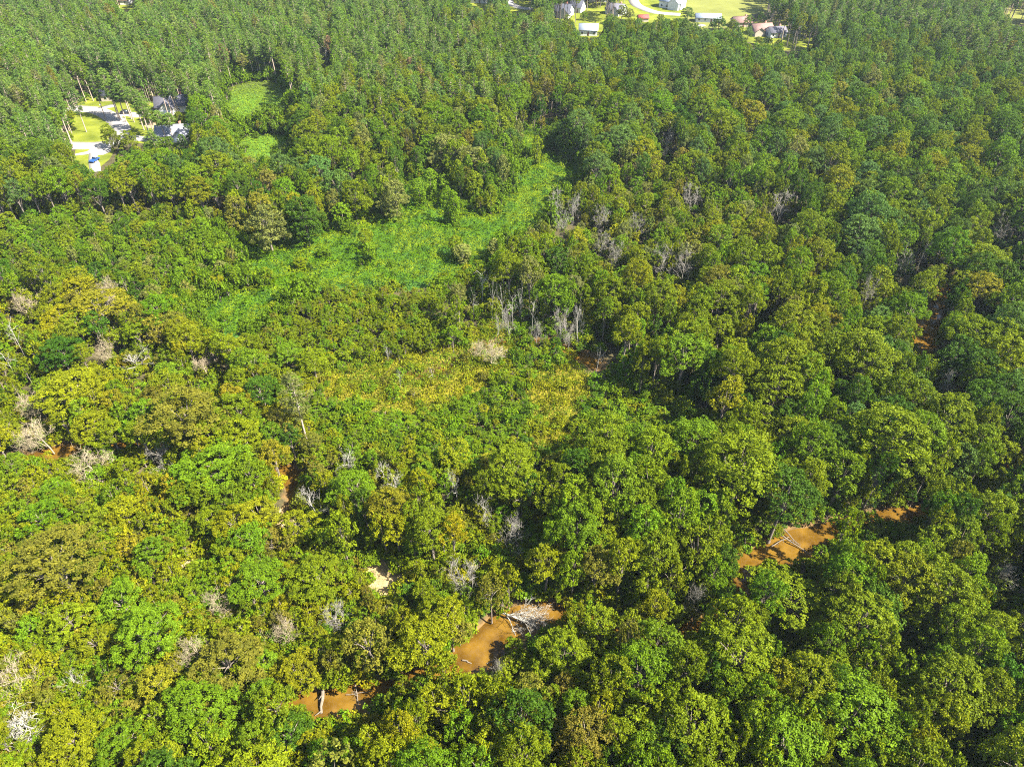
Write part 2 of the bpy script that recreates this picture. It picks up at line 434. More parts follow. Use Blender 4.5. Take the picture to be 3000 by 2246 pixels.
def lobed_clumps(rng, R, Hc, z0, nl, dens, rc):
    """clump centres on a cluster of overlapping lobes that make an uneven crown of radius R, depth Hc, base height z0"""
    cs = []; rs = []
    cs.append((rng.normal() * R * 0.08, rng.normal() * R * 0.08, z0 + Hc * 0.66)); rs.append(R * 0.52)
    a0 = rng.uniform(0, 6.28)
    for i in range(nl):
        a = a0 + i * 2.399 + rng.normal() * 0.3
        q = math.sqrt((i + 0.7) / nl)
        rr = R * 0.76 * q * rng.uniform(0.75, 1.15)
        zz = z0 + Hc * (0.76 - 0.52 * q * q) * rng.uniform(0.72, 1.2)
        cs.append((rr * math.cos(a), rr * math.sin(a), zz)); rs.append(R * rng.uniform(0.17, 0.42))
    cs = np.array(cs); rs = np.array(rs)
    C = []; Nr = []
    for i in range(len(cs)):
        n = max(6, int(dens * 4 * math.pi * rs[i] ** 2))
        d = norm(rng.normal(size=(n, 3))); d = d[d[:, 2] > -0.55]
        p = cs[i] + d * rs[i] * np.array((1, 1, 0.92)) * rng.uniform(0.74, 1.10, (len(d), 1))
        ok = np.ones(len(p), bool)
        for j in range(len(cs)):
            if j != i: ok &= np.linalg.norm(p - cs[j], axis=1) > rs[j] * 0.9
        C.append(p[ok]); Nr.append(d[ok])
    k = int(0.10 * sum(len(c) for c in C))           # sprays standing proud of the outline
    i = rng.integers(0, len(cs), k); d = norm(rng.normal(size=(k, 3)) + np.array((0, 0, 0.3)))
    C.append(cs[i] + d * rs[i][:, None] * rng.uniform(1.08, 1.3, (k, 1))); Nr.append(d)
    C = np.concatenate(C); Nr = np.concatenate(Nr)
    rad = rc * rng.uniform(0.65, 1.35, len(C))
    return C, Nr, rad, cs, rs

def make_broadleaf(seed, R, H, nl, dens, rc, per, size, narrow=1.0, low=0.72):
    rng = np.random.default_rng(seed)
    Hc = min(R * 1.75 * narrow, H * low); z0 = H - Hc - rc * 0.5
    C, Nr, rad, cs, rs = lobed_clumps(rng, R, Hc, z0, nl, dens, rc)
    V, F, lv = leaves(rng, C, Nr, rad, per, size)
    crown = make_mesh('crown', V, F, [M_LEAF], attr={'leafvar': ('POINT', 'FLOAT', lv)})
    tr = 0.02 * H * 0.55 + 0.06
    top = np.array((rng.normal() * 0.3, rng.normal() * 0.3, z0 + Hc * 0.6))
    path = [np.array((0, 0, -0.4)), np.array((0, 0, 0.3)), top * np.array((0.4, 0.4, 0.5)), top]
    parts = [tube(path, [tr * 1.35, tr, tr * 0.8, tr * 0.3], 7)]
    for c in cs[1:]:
        st = top * np.array((0.4, 0.4, 0.5)) * rng.uniform(0.8, 1.6)
        st[2] = min(st[2], c[2] - 0.3)
        mid = st * 0.5 + c * 0.5 + np.array((0, 0, 0.25 * R * 0.3))
        parts.append(tube([st, mid, c], [tr * 0.45, tr * 0.3, tr * 0.1], 4))
    tv, tf = cat(parts)
    trunk = make_mesh('trunk', tv, tf, [M_BARK], smooth=True)
    full_v = np.concatenate([V, tv]); full_f = np.concatenate([F, tf + len(V)])
    full = make_mesh('broadleaf', full_v, full_f, [M_LEAF, M_BARK], fmat=np.r_[np.zeros(len(F)), np.ones(len(tf))],
                     attr={'leafvar': ('POINT', 'FLOAT', np.r_[lv, np.full(len(tv), 0.5)])})
    return dict(crown=crown, trunk=trunk, full=full, R=R, H=H, Hc=Hc + rc)

def make_pine(seed, H=20.0, R=2.5, cl=0.5, blades=26):
    rng = np.random.default_rng(seed)
    lean = rng.normal(size=2) * 0.25
    C = []; Nr = []; parts = []
    zs = np.linspace(H * (1 - cl), H * 0.985, 15)
    tp = lambda z: np.array((lean[0] * (z / H) ** 2 * 2, lean[1] * (z / H) ** 2 * 2, z))
    a0 = 0
    for z in zs:
        t = (z - zs[0]) / (zs[-1] - zs[0])
        prof = R * (0.35 + 1.5 * t) if t < 0.42 else R * (1.0 - ((t - 0.42) / 0.6) ** 1.7) 
        nb = 4 if t < 0.9 else 3
        for k in range(nb):
            a0 += 2.399 + rng.normal() * 0.4
            r = max(prof, 0.25) * rng.uniform(0.6, 1.15)
            tip = tp(z) + np.array((math.cos(a0) * r, math.sin(a0) * r, r * rng.uniform(-0.05, 0.35)))
            if r > 0.8: parts.append(tube([tp(z), tip], [0.05, 0.015], 3))
            for q in ((1.0, 0.62) if r > 1.0 else (0.9,)):
                c = tp(z) * (1 - q) + tip * q + rng.normal(size=3) * 0.12
                C.append(c); Nr.append(norm(np.array((math.cos(a0), math.sin(a0), 0.7))))
    C = np.array(C); Nr = np.array(Nr)
    per = blades; tot = len(C) * per
    d = norm(np.repeat(Nr, per, 0) * 0.55 + rng.normal(size=(tot, 3)) * 0.8)
    pos = np.repeat(C, per, 0) + d * rng.uniform(0.15, 0.75, tot)[:, None] * np.array((1, 1, 0.6))
    nn = norm(np.cross(d, rng.normal(size=(tot, 3))) + np.array((0, 0, 0.7)))
    V, F, lv = quads_at(rng, pos, nn, 0.62, 0.24, np.repeat(rng.uniform(0, 1, len(C)), per), down=norm(d - nn * np.sum(d * nn, 1, keepdims=True)))
    crown = make_mesh('crown', V, F, [M_NEEDLE], attr={'leafvar': ('POINT', 'FLOAT', lv)})
    path = [tp(z) for z in (-0.4, 0.4, H * 0.4, H * 0.75, H * 0.98)]; path[0][2] = -0.4
    parts.insert(0, tube(path, [0.27, 0.23, 0.17, 0.11, 0.02], 7))
    tv, tf = cat(parts)
    trunk = make_mesh('trunk', tv, tf, [M_PINEBARK], smooth=True)
    full = make_mesh('pine', np.concatenate([V, tv]), np.concatenate([F, tf + len(V)]), [M_NEEDLE, M_PINEBARK],
                     fmat=np.r_[np.zeros(len(F)), np.ones(len(tf))], attr={'leafvar': ('POINT', 'FLOAT', np.r_[lv, np.full(len(tv), 0.5)])})
    return dict(crown=crown, trunk=trunk, full=full, R=R, H=H, Hc=H * cl)

def make_vine_tower(seed, H=13.0, R=2.3):
    rng = np.random.default_rng(seed)
    n = int(H * 26)
    z = rng.uniform(0.2, H, n) ; t = z / H
    a = rng.uniform(0, 6.28, n)
    ph = rng.uniform(0, 6.28, 4)
    prof = R * (0.62 + 0.45 * np.exp(-((t - 0.72) / 0.22) ** 2) + 0.5 * np.exp(-(t / 0.12) ** 2)) * (1 - np.clip((t - 0.8) / 0.2, 0, 1) ** 2 * 0.8)
    prof *= 1 + 0.22 * np.sin(3 * a + ph[0] + z * 0.5) + 0.15 * np.sin(5 * a + ph[1] - z)
    C = np.column_stack([np.cos(a) * prof, np.sin(a) * prof, z]); Nr = norm(np.column_stack([np.cos(a), np.sin(a), 0.3 + 1.4 * t ** 4]))
    V, F, lv = leaves(rng, C, Nr, np.full(n, 0.55), 12, 0.42, 0.8, up=0.5)
    crown = make_mesh('crown', V, F, [M_LEAF], attr={'leafvar': ('POINT', 'FLOAT', lv)})
    tv, tf = tube([(0, 0, -0.4), (0, 0, 0.4), (0.1, 0, H * 0.9)], [0.3, 0.25, 0.06], 7)
    trunk = make_mesh('trunk', tv, tf, [M_BARK], smooth=True)
    return dict(crown=crown, trunk=trunk, R=R * 1.1, H=H)

def branch_tree(seed, H, spread, trunk_r, levels, kids, fan=0.6, sides0=6, up=0.35, first=0.3, taper=0.62):
    """bare branching: list of tubes split in trunk, limbs and twigs"""
    rng = np.random.default_rng(seed)
    trunk, limbs, twigs = [], [], []
    def grow(p, d, ln, r, lev):
        n = 4 if lev == 0 else 3
        pts = [p]; dd = d
        for i in range(n):
            dd = norm(dd + rng.normal(size=3) * (0.08 if lev == 0 else 0.20) + np.array((0, 0, up * 0.12)))
            pts.append(pts[-1] + dd * ln / n)
        rad = np.linspace(r, r * (taper if lev < levels else 0.4), n + 1)
        (trunk if lev == 0 else limbs if lev == 1 else twigs).append(tube(pts, rad, sides0 if lev == 0 else 4 if lev == 1 else 3))
        if lev >= levels: return
        k = kids[min(lev, len(kids) - 1)]
        for j in range(k):
            q = first + (1 - first) * (j + rng.uniform(0.3, 1.0)) / k if lev == 0 else rng.uniform(0.25, 1.0)
            f = min(q, 0.999) * n; i = int(f); bp = pts[i] * (1 - (f - i)) + pts[i + 1] * (f - i)
            side = norm(np.cross(dd, rng.normal(size=3)))
            nd = norm(dd * (1 - fan) + side * fan * spread + np.array((0, 0, up)))
            grow(bp, nd, ln * (rng.uniform(0.42, 0.7) if lev == 0 else rng.uniform(0.45, 0.75)) * (1.25 - 0.5 * q if lev == 0 else 1), max(r * taper * rng.uniform(0.5, 0.75), 0.024), lev + 1)
    grow(np.array((0, 0, -0.3)), np.array((0, 0, 1.0)), H * 0.62, trunk_r, 0)
    return trunk, limbs, twigs
def make_dead(seed, mat, **kw):
    t, l, w = branch_tree(seed, **kw)
    d = {}
    for k, g in (('trunk', t), ('limbs', l), ('twigs', w)):
        if g:
            v, f = cat(g); d[k] = make_mesh(k, v, f, [mat], smooth=True)
    allv = np.concatenate([cat(g)[0] for g in (t, l, w) if g])
    d['R'] = np.percentile(np.hypot(allv[:, 0], allv[:, 1]), 97); d['H'] = allv[:, 2].max()
    return d

BIG = [make_broadleaf(100 + i, 5.2, 20.0, 15 + i % 5, 1.0, 0.58, 46, 0.31) for i in range(7)]
MID = [make_broadleaf(200 + i, 3.6, 15.0, 11 + i % 4, 1.2, 0.50, 38, 0.30, 1.1) for i in range(8)]
SML = [make_broadleaf(300 + i, 2.1, 7.5, 7 + i % 3, 1.6, 0.40, 30, 0.28, 1.15) for i in range(6)]
SHR = [make_broadleaf(400 + i, 1.4, 2.4, 6, 1.8, 0.42, 26, 0.28, 0.85) for i in range(4)]
PINE = [make_pine(500 + i, 20.0, 2.3 + 0.25 * (i % 3), 0.42 + 0.06 * (i % 3)) for i in range(6)]
FULL = [make_broadleaf(900 + i, 4.0, 15.0, 22 + i, 1.1, 0.52, 40, 0.31, 2.2, 0.9) for i in range(5)]
VINE = [make_vine_tower(600 + i, 11 + 2 * i, 2.0 + 0.2 * i) for i in range(4)]
SPR = [make_broadleaf(700 + i, 4.4, 13.0, 12, 0.7, 0.55, 20, 0.36) for i in range(3)]   # thin crowns, branches showing

# ------------------------------------------------------------------ where trees stand
rng = np.random.default_rng(7)
random.seed(7)
TINT = dict(G=(0.044, 0.086, 0.005), O=(0.103, 0.134, 0.003), L=(0.084, 0.140, 0.004), Y=(0.134, 0.147, 0.003), B=(0.112, 0.108, 0.010),
            T=(0.122, 0.134, 0.028), U=(0.070, 0.120, 0.020), R=(0.14, 0.11, 0.035), P=(0.094, 0.150, 0.019), W=(0.140, 0.132, 0.006))
def pal(x, y, z):
    if z == Z_PINE: return dict(P=.72, U=.10, L=.14, T=.03, B=.01)
    if z == Z_MIX: return dict(P=.42, U=.12, O=.15, L=.22, B=.05, T=.03, R=.01)
    if z == Z_YOUNG: return dict(O=.66, L=.22, Y=.09, B=.03)
    if z == Z_SHRUB: return dict(L=.58, O=.27, G=.10, Y=.05)
    if z == Z_SCRUB: return dict(L=.46, O=.30, G=.16, T=.08)
    if z == Z_PALE: return dict(O=.44, T=.14, Y=.18, L=.20, B=.04)
    if z == Z_LEFT: return dict(Y=.26, O=.34, L=.22, B=.14, W=.04)
    if y < 170: return dict(U=.22, P=.3, L=.24, O=.17, G=.04, B=.02, T=.01)
    if y < 430:
        if x > 1250: return dict(O=.32, L=.28, U=.16, G=.10, Y=.06, T=.05, B=.03)
        return dict(G=.13, O=.36, L=.30, T=.08, B=.04, U=.09)
    if x < 760 and y < 1080: return dict(Y=.26, O=.38, L=.16, B=.13, W=.04, G=.03)
    if x > 1800 and y < 1100: return dict(G=.22, O=.42, U=.14, L=.16, Y=.04, B=.02)
    if y < 700: return dict(O=.46, L=.30, Y=.11, G=.07, T=.04, B=.02)
    if x < 1300: return dict(O=.46, Y=.15, L=.24, B=.09, G=.06)
    return dict(O=.60, L=.28, G=.07, Y=.04, B=.01)
def pick_tint(x, y, z, r):
    d = pal(x, y, z)
    ks = list(d); k = random.choices(ks, [d[q] for q in ks])[0]
    c = np.array(TINT[k]) * math.exp(random.gauss(0, 0.10))
    c = c * np.array((math.exp(random.gauss(0, 0.07)), 1, math.exp(random.gauss(0, 0.15))))
    return k, c

cells = {}
CS = 6.0
def near(x, y, r, kf):
    i, j = int(x // CS), int(y // CS)
    for a in range(i - 2, i + 3):
        for b in range(j - 2, j + 3):
            for (qx, qy, qr) in cells.get((a, b), ()):
                if (qx - x) ** 2 + (qy - y) ** 2 < (kf * (qr + r)) ** 2: return True
    return False
def put(x, y, r): cells.setdefault((int(x // CS), int(y // CS)), []).append((x, y, r))
prot = np.zeros(PXg.shape, np.float32)             # depth of things that must not be hidden by the fill
def protect(x, y, rx, ry, depth):
    m = ((PXg - x) / rx) ** 2 + ((PYg - y) / ry) ** 2 < 1
    prot[m] = np.maximum(prot[m], depth)
clear_in = clear.copy(); clear_in[3:] &= clear[:-3]   # open ground away from its far edge
SUNLIT = [ground(*q)[:2] for q in ((1040, 1385), (1090, 1345), (1170, 1325), (700, 1515), (770, 1505), (1700, 1195), (1735, 1150), (1618, 1222), (1950, 1110), (2005, 715), (620, 1115), (835, 1235), (412, 1205), (150, 972), (985, 780))]
sh = np.array((sdir.x, sdir.y)) / math.hypot(sdir.x, sdir.y); cot = 1 / math.tan(SUN_EL)
def shades_pool(x, y, R, H):
    for px_, py_ in SUNLIT:
        dx, dy = x - px_, y - py_
        t = dx * sh[0] + dy * sh[1]
        if -R < t < H * cot and abs(-dx * sh[1] + dy * sh[0]) < R + 0.8 and t > (H - 2.2 * R) * cot - R: return True
    return False
def blocks_clear(x, y, R, H, Hc):
    """does the crown hide open ground or a tree that shows in the picture, or does the stem stand in the open?"""
    bx, by, _ = project(x, y, 0.0)
    if look(clear_in, bx, by) or shades_pool(x, y, R, H): return True
    zc = H - Hc / 2
    cx, cyy, dp = project(x, y, zc)
    k = FPX / S / dp
    el = math.atan2(CAM_H - zc, math.hypot(x, y))
    rv = (R * math.sin(el) + 0.5 * Hc * math.cos(el)) * k * 0.95; rh = R * k * 0.98
    for a in range(12):
        ca, sa = math.cos(a * .5236), math.sin(a * .5236)
        for q in (1.0, 0.5):
            u, v = cx + q * rh * ca, cyy + q * rv * sa
            if look(clear, u, v) or look(prot, u, v) > dp - 0.5 * R: return True
    return bool(look(clear, cx, cyy))

grow_k = grow(CM['kudzu_main'] | CM['kudzu_low'] | CM['field_back'] | CM['field_back_near'], 40, 28)
TREES = []     # dict(x, y, R, H, tint, tk, kind, proto)
def add_tree(kind, x, y, R, H, tk, tint, proto=None, rz=None):
    px_, py_, dp = project(x, y, H - R * 0.8)
    TREES.append(dict(kind=kind, x=x, y=y, R=R, H=H, tk=tk, tint=tint, proto=proto, rz=random.uniform(0, 6.28) if rz is None else rz, px=px_, py=py_, dp=dp, app=R / dp))
    put(x, y, R)
def proto_for(R):
    return random.choice(BIG) if R > 4.3 else random.choice(MID) if R > 2.7 else random.choice(SML)

# crowns that can be told apart in the photograph: x, y of the crown, its radius (2212 px copy), tint, height
HEROES = [
 (568, 455, 44, 'T', 21), (650, 440, 46, 'G', 20), (470, 1005, 78, 'L', 13), (105, 1205, 118, 'B', 17), (395, 890, 88, 'B', 18), (1862, 500, 50, 'U', 19),
 (1600, 1010, 100, 'O', 23), (1935, 935, 80, 'O', 23), (1870, 770, 90, 'O', 22), (2050, 900, 76, 'O', 21), (1700, 1060, 70, 'G', 20), (1500, 950, 66, 'L', 19),
 (915, 1385, 72, 'Y', 15), (795, 1380, 66, 'B', 15), (930, 1140, 54, 'O', 16), (850, 1095, 52, 'W', 15), (1290, 1220, 56, 'B', 15), (1180, 1215, 46, 'Y', 14),
 (945, 1520, 58, 'Y', 14), (320, 1360, 74, 'L', 14), (490, 1430, 84, 'B', 11), (1218, 1405, 62, 'O', 11), (1290, 1350, 52, 'O', 12), (1385, 1440, 74, 'L', 18),
 (1712, 1296, 80, 'O', 12), (1860, 1330, 80, 'O', 17), (1205, 545, 40, 'G', 18), (150, 840, 68, 'Y', 13), (200, 915, 46, 'Y', 12), (210, 660, 72, 'W', 14),
 (2130, 560, 56, 'O', 18), (2125, 620, 44, 'W', 17), (1420, 1190, 62, 'O', 17), (1110, 1010, 66, 'O', 16), (760, 1050, 48, 'L', 14), (1060, 1270, 40, 'B', 14),
 (850, 400, 34, 'T', 18), (760, 400, 36, 'O', 19), (1250, 262, 36, 'U', 20), (1340, 300, 48, 'U', 20), (1560, 260, 40, 'O', 20), (1620, 240, 34, 'W', 19), (1500, 350, 40, 'O', 18),
 (1030, 330, 36, 'T', 19), (1080, 260, 36, 'O', 20), (960, 300, 38, 'T', 19), (150, 1600, 70, 'Y', 11), (430, 1530, 76, 'L', 12), (560, 1250, 60, 'L', 10), (680, 1240, 60, 'O', 10),
 (2050, 1270, 72, 'O', 17), (2140, 1100, 64, 'O', 18), (1600, 1420, 90, 'O', 18), (1850, 1530, 96, 'L', 18), (2060, 1480, 80, 'O', 18), (1500, 1560, 80, 'O', 16), (1700, 1600, 84, 'L', 17),
 (640, 1130, 40, 'Y', 9), (300, 930, 40, 'O', 14), (1680, 830, 64, 'O', 19), (1480, 760, 60, 'L', 18), (1560, 640, 54, 'O', 18), (1420, 640, 50, 'O', 18), (1320, 630, 44, 'O', 17), (1200, 620, 40, 'L', 17),
]
for (x, y, r, tk, h) in HEROES:
    zc = h * 0.74
    gx_, gy_, _ = ground(x, y, zc)
    R = r * S * project(gx_, gy_, zc)[2] / FPX
    R = min(R, 8.0)
    protect(x, y, r * 0.8, r * 0.8, project(gx_, gy_, zc)[2] - R)
    add_tree('broadleaf_tree', gx_, gy_, R, h, tk, np.array(TINT[tk]) * random.uniform(0.9, 1.1), proto=random.choice(FULL) if y < 600 and x < 1240 else None)
# tall pines seen singly
for (x, y, h, tk) in [(636, 850, 22, 'T'), (299, 218, 18, 'P'), (288, 212, 18, 'P'), (312, 226, 18, 'P'), (304, 236, 17, 'P'), (345, 190, 21, 'P'), (365, 186, 21, 'U'), (200, 180, 20, 'P'), (228, 176, 21, 'P'), (258, 182, 20, 'P'), (238, 196, 17, 'P'), (268, 200, 17, 'P'), (252, 204, 16, 'U'), (160, 216, 18, 'U'), (345, 258, 13, 'P'), (362, 262, 12, 'P'), (330, 300, 13, 'P')]:
    gx_, gy_, _ = ground(x, y, h * 0.75)
    add_tree('pine_tree', gx_, gy_, 2.9, h, tk, np.array(TINT[tk]) * random.uniform(0.85, 1.1))
    if h == 22:
        for q in (0.9, 0.7, 0.5, 0.3, 0.12): protect(*project(gx_, gy_, h * q)[:2], 22 if q > .6 else 10, 20, project(gx_, gy_, h * .5)[2] - 2)
for (x, y, r, h, tk) in [(232, 282, 19, 12, 'O'), (274, 296, 22, 11, 'O'), (250, 300, 14, 9, 'T'), (366, 306, 14, 9, 'L'), (1487, 24, 15, 9, 'U'), (1500, 56, 12, 8, 'G'), (1555, 44, 14, 9, 'G'), (1660, 86, 11, 6, 'U'), (1640, 84, 9, 5, 'O'), (1684, 90, 9, 5, 'L'), (1618, 66, 12, 8, 'U'), (1584, 50, 12, 9, 'O'), (322, 246, 13, 8, 'O'), (346, 268, 14, 9, 'L'), (386, 252, 13, 9, 'O'), (392, 300, 12, 8, 'U'), (350, 306, 12, 7, 'L'), (1228, 40, 12, 8, 'O'), (1262, 30, 9, 6, 'L'), (1360, 26, 12, 9, 'T'), (1428, 36, 10, 7, 'O'), (1540, 52, 9, 6, 'U'), (1318, 36, 10, 7, 'T'), (1344, 20, 12, 10, 'O')]:
    gx_, gy_, _ = ground(x, y, h * 0.6)
    add_tree('broadleaf_tree', gx_, gy_, r * S * project(gx_, gy_, h * .6)[2] / FPX, h, tk, np.array(TINT[tk]), proto=random.choice(FULL))
# rust-brown dying pines
for (x, y) in [(710, 95), (890, 145), (1145, 140), (485, 115)]:
    gx_, gy_, _ = ground(x, y, 15); add_tree('pine_tree', gx_, gy_, 2.4, 19, 'R', np.array((0.165, 0.105, 0.05)))

# bare and dead trees: x, y of the middle of the crown, radius px, height m, type
DEADS = [(88, 930, 52, 11, 'fan_tan'), (192, 996, 50, 10, 'fan_tan'), (340, 984, 34, 8, 'fan_grey'), (676, 1082, 40, 11, 'snag'), (986, 1040, 28, 13, 'snag'), (1042, 1098, 38, 11, 'snag'),
 (1100, 1150, 42, 12, 'fan_grey'), (1076, 1446, 20, 8, 'fan_grey'), (2176, 1244, 34, 12, 'fan_grey'), (62, 1548, 54, 9, 'fan_white'), (24, 716, 20, 15, 'pole'), (10, 770, 26, 12, 'pole'), (292, 764, 46, 9, 'snag'),
 (30, 1450, 60, 8, 'fan_tan'), (160, 1462, 36, 7, 'snag'), (1502, 1282, 28, 12, 'fan_grey'), (1000, 1232, 46, 12, 'fan_grey'), (1062, 762, 36, 8, 'fan_tan'), (1036, 748, 26, 7, 'fan_tan'),
 (1216, 470, 24, 13, 'fan_grey'), (1204, 432, 22, 13, 'fan_grey'), (1240, 440, 20, 13, 'fan_grey'), (1296, 462, 22, 12, 'fan_grey'), (1330, 540, 24, 13, 'fan_grey'), (1300, 520, 22, 12, 'fan_grey'),
 (1430, 556, 30, 12, 'fan_grey'), (1480, 566, 28, 12, 'fan_grey'), (1496, 418, 26, 13, 'fan_grey'), (1690, 440, 34, 14, 'fan_grey'), (1440, 300, 22, 14, 'fan_grey'), (2170, 490, 28, 14, 'fan_grey'), (1960, 560, 24, 14, 'fan_grey'), (1995, 550, 20, 14, 'snag'),
 (1040, 600, 18, 15, 'pole'), (1062, 640, 14, 15, 'pole'), (1086, 650, 14, 15, 'pole'), (1108, 655, 14, 15, 'pole'), (1128, 640, 16, 15, 'snag'), (1150, 665, 14, 15, 'pole'), (1186, 650, 14, 16, 'pole'), (1212, 690, 22, 14, 'fan_grey'), (1250, 690, 20, 14, 'snag'), (1254, 672, 14, 14, 'pole'), (1100, 690, 22, 11, 'fan_grey'), (1160, 715, 22, 9, 'fan_grey'), (1290, 770, 20, 10, 'pole'),
 (1230, 720, 18, 10, 'fan_grey'), (1074, 700, 18, 9, 'snag'), (1020, 640, 16, 13, 'pole'), (860, 815, 12, 8, 'pole'), (935, 800, 10, 7, 'pole'), (835, 760, 12, 7, 'snag'),
 (745, 985, 34, 9, 'snag'), (850, 1030, 30, 10, 'snag'), (830, 1016, 26, 9, 'snag'), (60, 870, 40, 9, 'fan_tan'), (440, 790, 34, 7, 'fan_tan'), (230, 750, 36, 9, 'fan_tan'), (720, 1322, 34, 9, 'fan_grey'), (620, 1360, 40, 9, 'fan_tan'), (420, 1400, 44, 9, 'fan_tan'), (470, 1290, 40, 8, 'fan_tan'), (2050, 830, 26, 15, 'fan_grey'), (1420, 1370, 24, 9, 'snag'), (1380, 480, 22, 12, 'fan_grey'),
 (240, 620, 40, 12, 'fan_tan'), (45, 660, 36, 11, 'fan_tan'), (700, 110, 12, 16, 'pole'), (1880, 620, 22, 14, 'fan_grey')]
def F(seed, mat, **k): return make_dead(seed, mat, **k)
DP = {
 'fan_tan': [F(800 + i, M_DEADTAN, H=11, spread=1.0, trunk_r=0.15, levels=4, kids=(9, 5, 4, 3), fan=0.6, up=0.22, first=0.15) for i in range(3)],
 'fan_grey': [F(820 + i, M_DEADGREY, H=12, spread=1.05, trunk_r=0.14, levels=4, kids=(8, 5, 3, 3), fan=0.58, up=0.24, first=0.2) for i in range(4)],
 'fan_white': [F(840 + i, M_DEAD, H=10, spread=1.0, trunk_r=0.15, levels=4, kids=(8, 5, 3, 3), fan=0.6, up=0.2, first=0.15) for i in range(1)],
 'snag': [F(850 + i, M_DEAD, H=13, spread=0.9, trunk_r=0.21, levels=4, kids=(6, 3, 3, 2), fan=0.6, up=0.15, first=0.25) for i in range(4)],
 'pole': [F(870 + i, M_DEAD, H=20, spread=0.9, trunk_r=0.2, levels=2, kids=(8, 3), fan=0.7, up=0.05, first=0.5) for i in range(3)],
}
for (x, y, r, h, t) in DEADS:
    zc = h * 0.62
    gx_, gy_, _ = ground(x, y, zc)
    dp = project(gx_, gy_, zc)[2]
    R = r * S * dp / FPX
    if t == 'pole':
        for q in (0.95, 0.75, 0.55, 0.35): protect(*project(gx_, gy_, h * q)[:2], 9, 12, dp)
    else:
        protect(x, y, r * 0.9, r * 0.85, dp); protect(*project(gx_, gy_, h * .3)[:2], r * .35, r * .35, dp)
    add_tree('dead_tree', gx_, gy_, max(R, 1.2), h, t, None, proto=random.choice(DP[t]))
    cells[(int(gx_ // CS), int(gy_ // CS))][-1] = (gx_, gy_, R * 0.75)

# trees smothered in vines round the clearing
VT = [(905, 420, 11), (968, 446, 14), (980, 452, 13), (990, 392, 15), (1012, 380, 15), (1040, 372, 16), (1062, 352, 16), (1086, 380, 15), (1000, 345, 16), (1024, 410, 13), (1090, 335, 16), (1110, 380, 13), (798, 548, 7), (790, 520, 8), (985, 535, 8),
      (1000, 550, 7), (575, 598, 6), (1068, 545, 9), (700, 545, 4), (420, 470, 12), (440, 505, 11), (385, 520, 9), (345, 545, 8), (470, 520, 9), (400, 585, 8), (350, 600, 7), (480, 590, 8), (300, 590, 7), (330, 510, 9), (150, 540, 10), (60, 520, 10), (220, 560, 9), (270, 540, 9), (790, 430, 13), (740, 470, 10), (830, 420, 13), (1160, 330, 13), (1120, 300, 15), (930, 400, 12), (1060, 430, 10), (650, 570, 4), (1130, 560, 9)]
for (x, y, h) in VT:
    gx_, gy_, _ = ground(x, y, h * 0.5)
    tk = random.choice('LLOOT')
    pr = random.choice(VINE)
    add_tree('vine_covered_tree', gx_, gy_, pr['R'] * (0.75 if h > 6 else 0.7) * random.uniform(0.9, 1.25), h, tk, np.array(TINT[tk]) * random.uniform(0.95, 1.2), proto=pr)

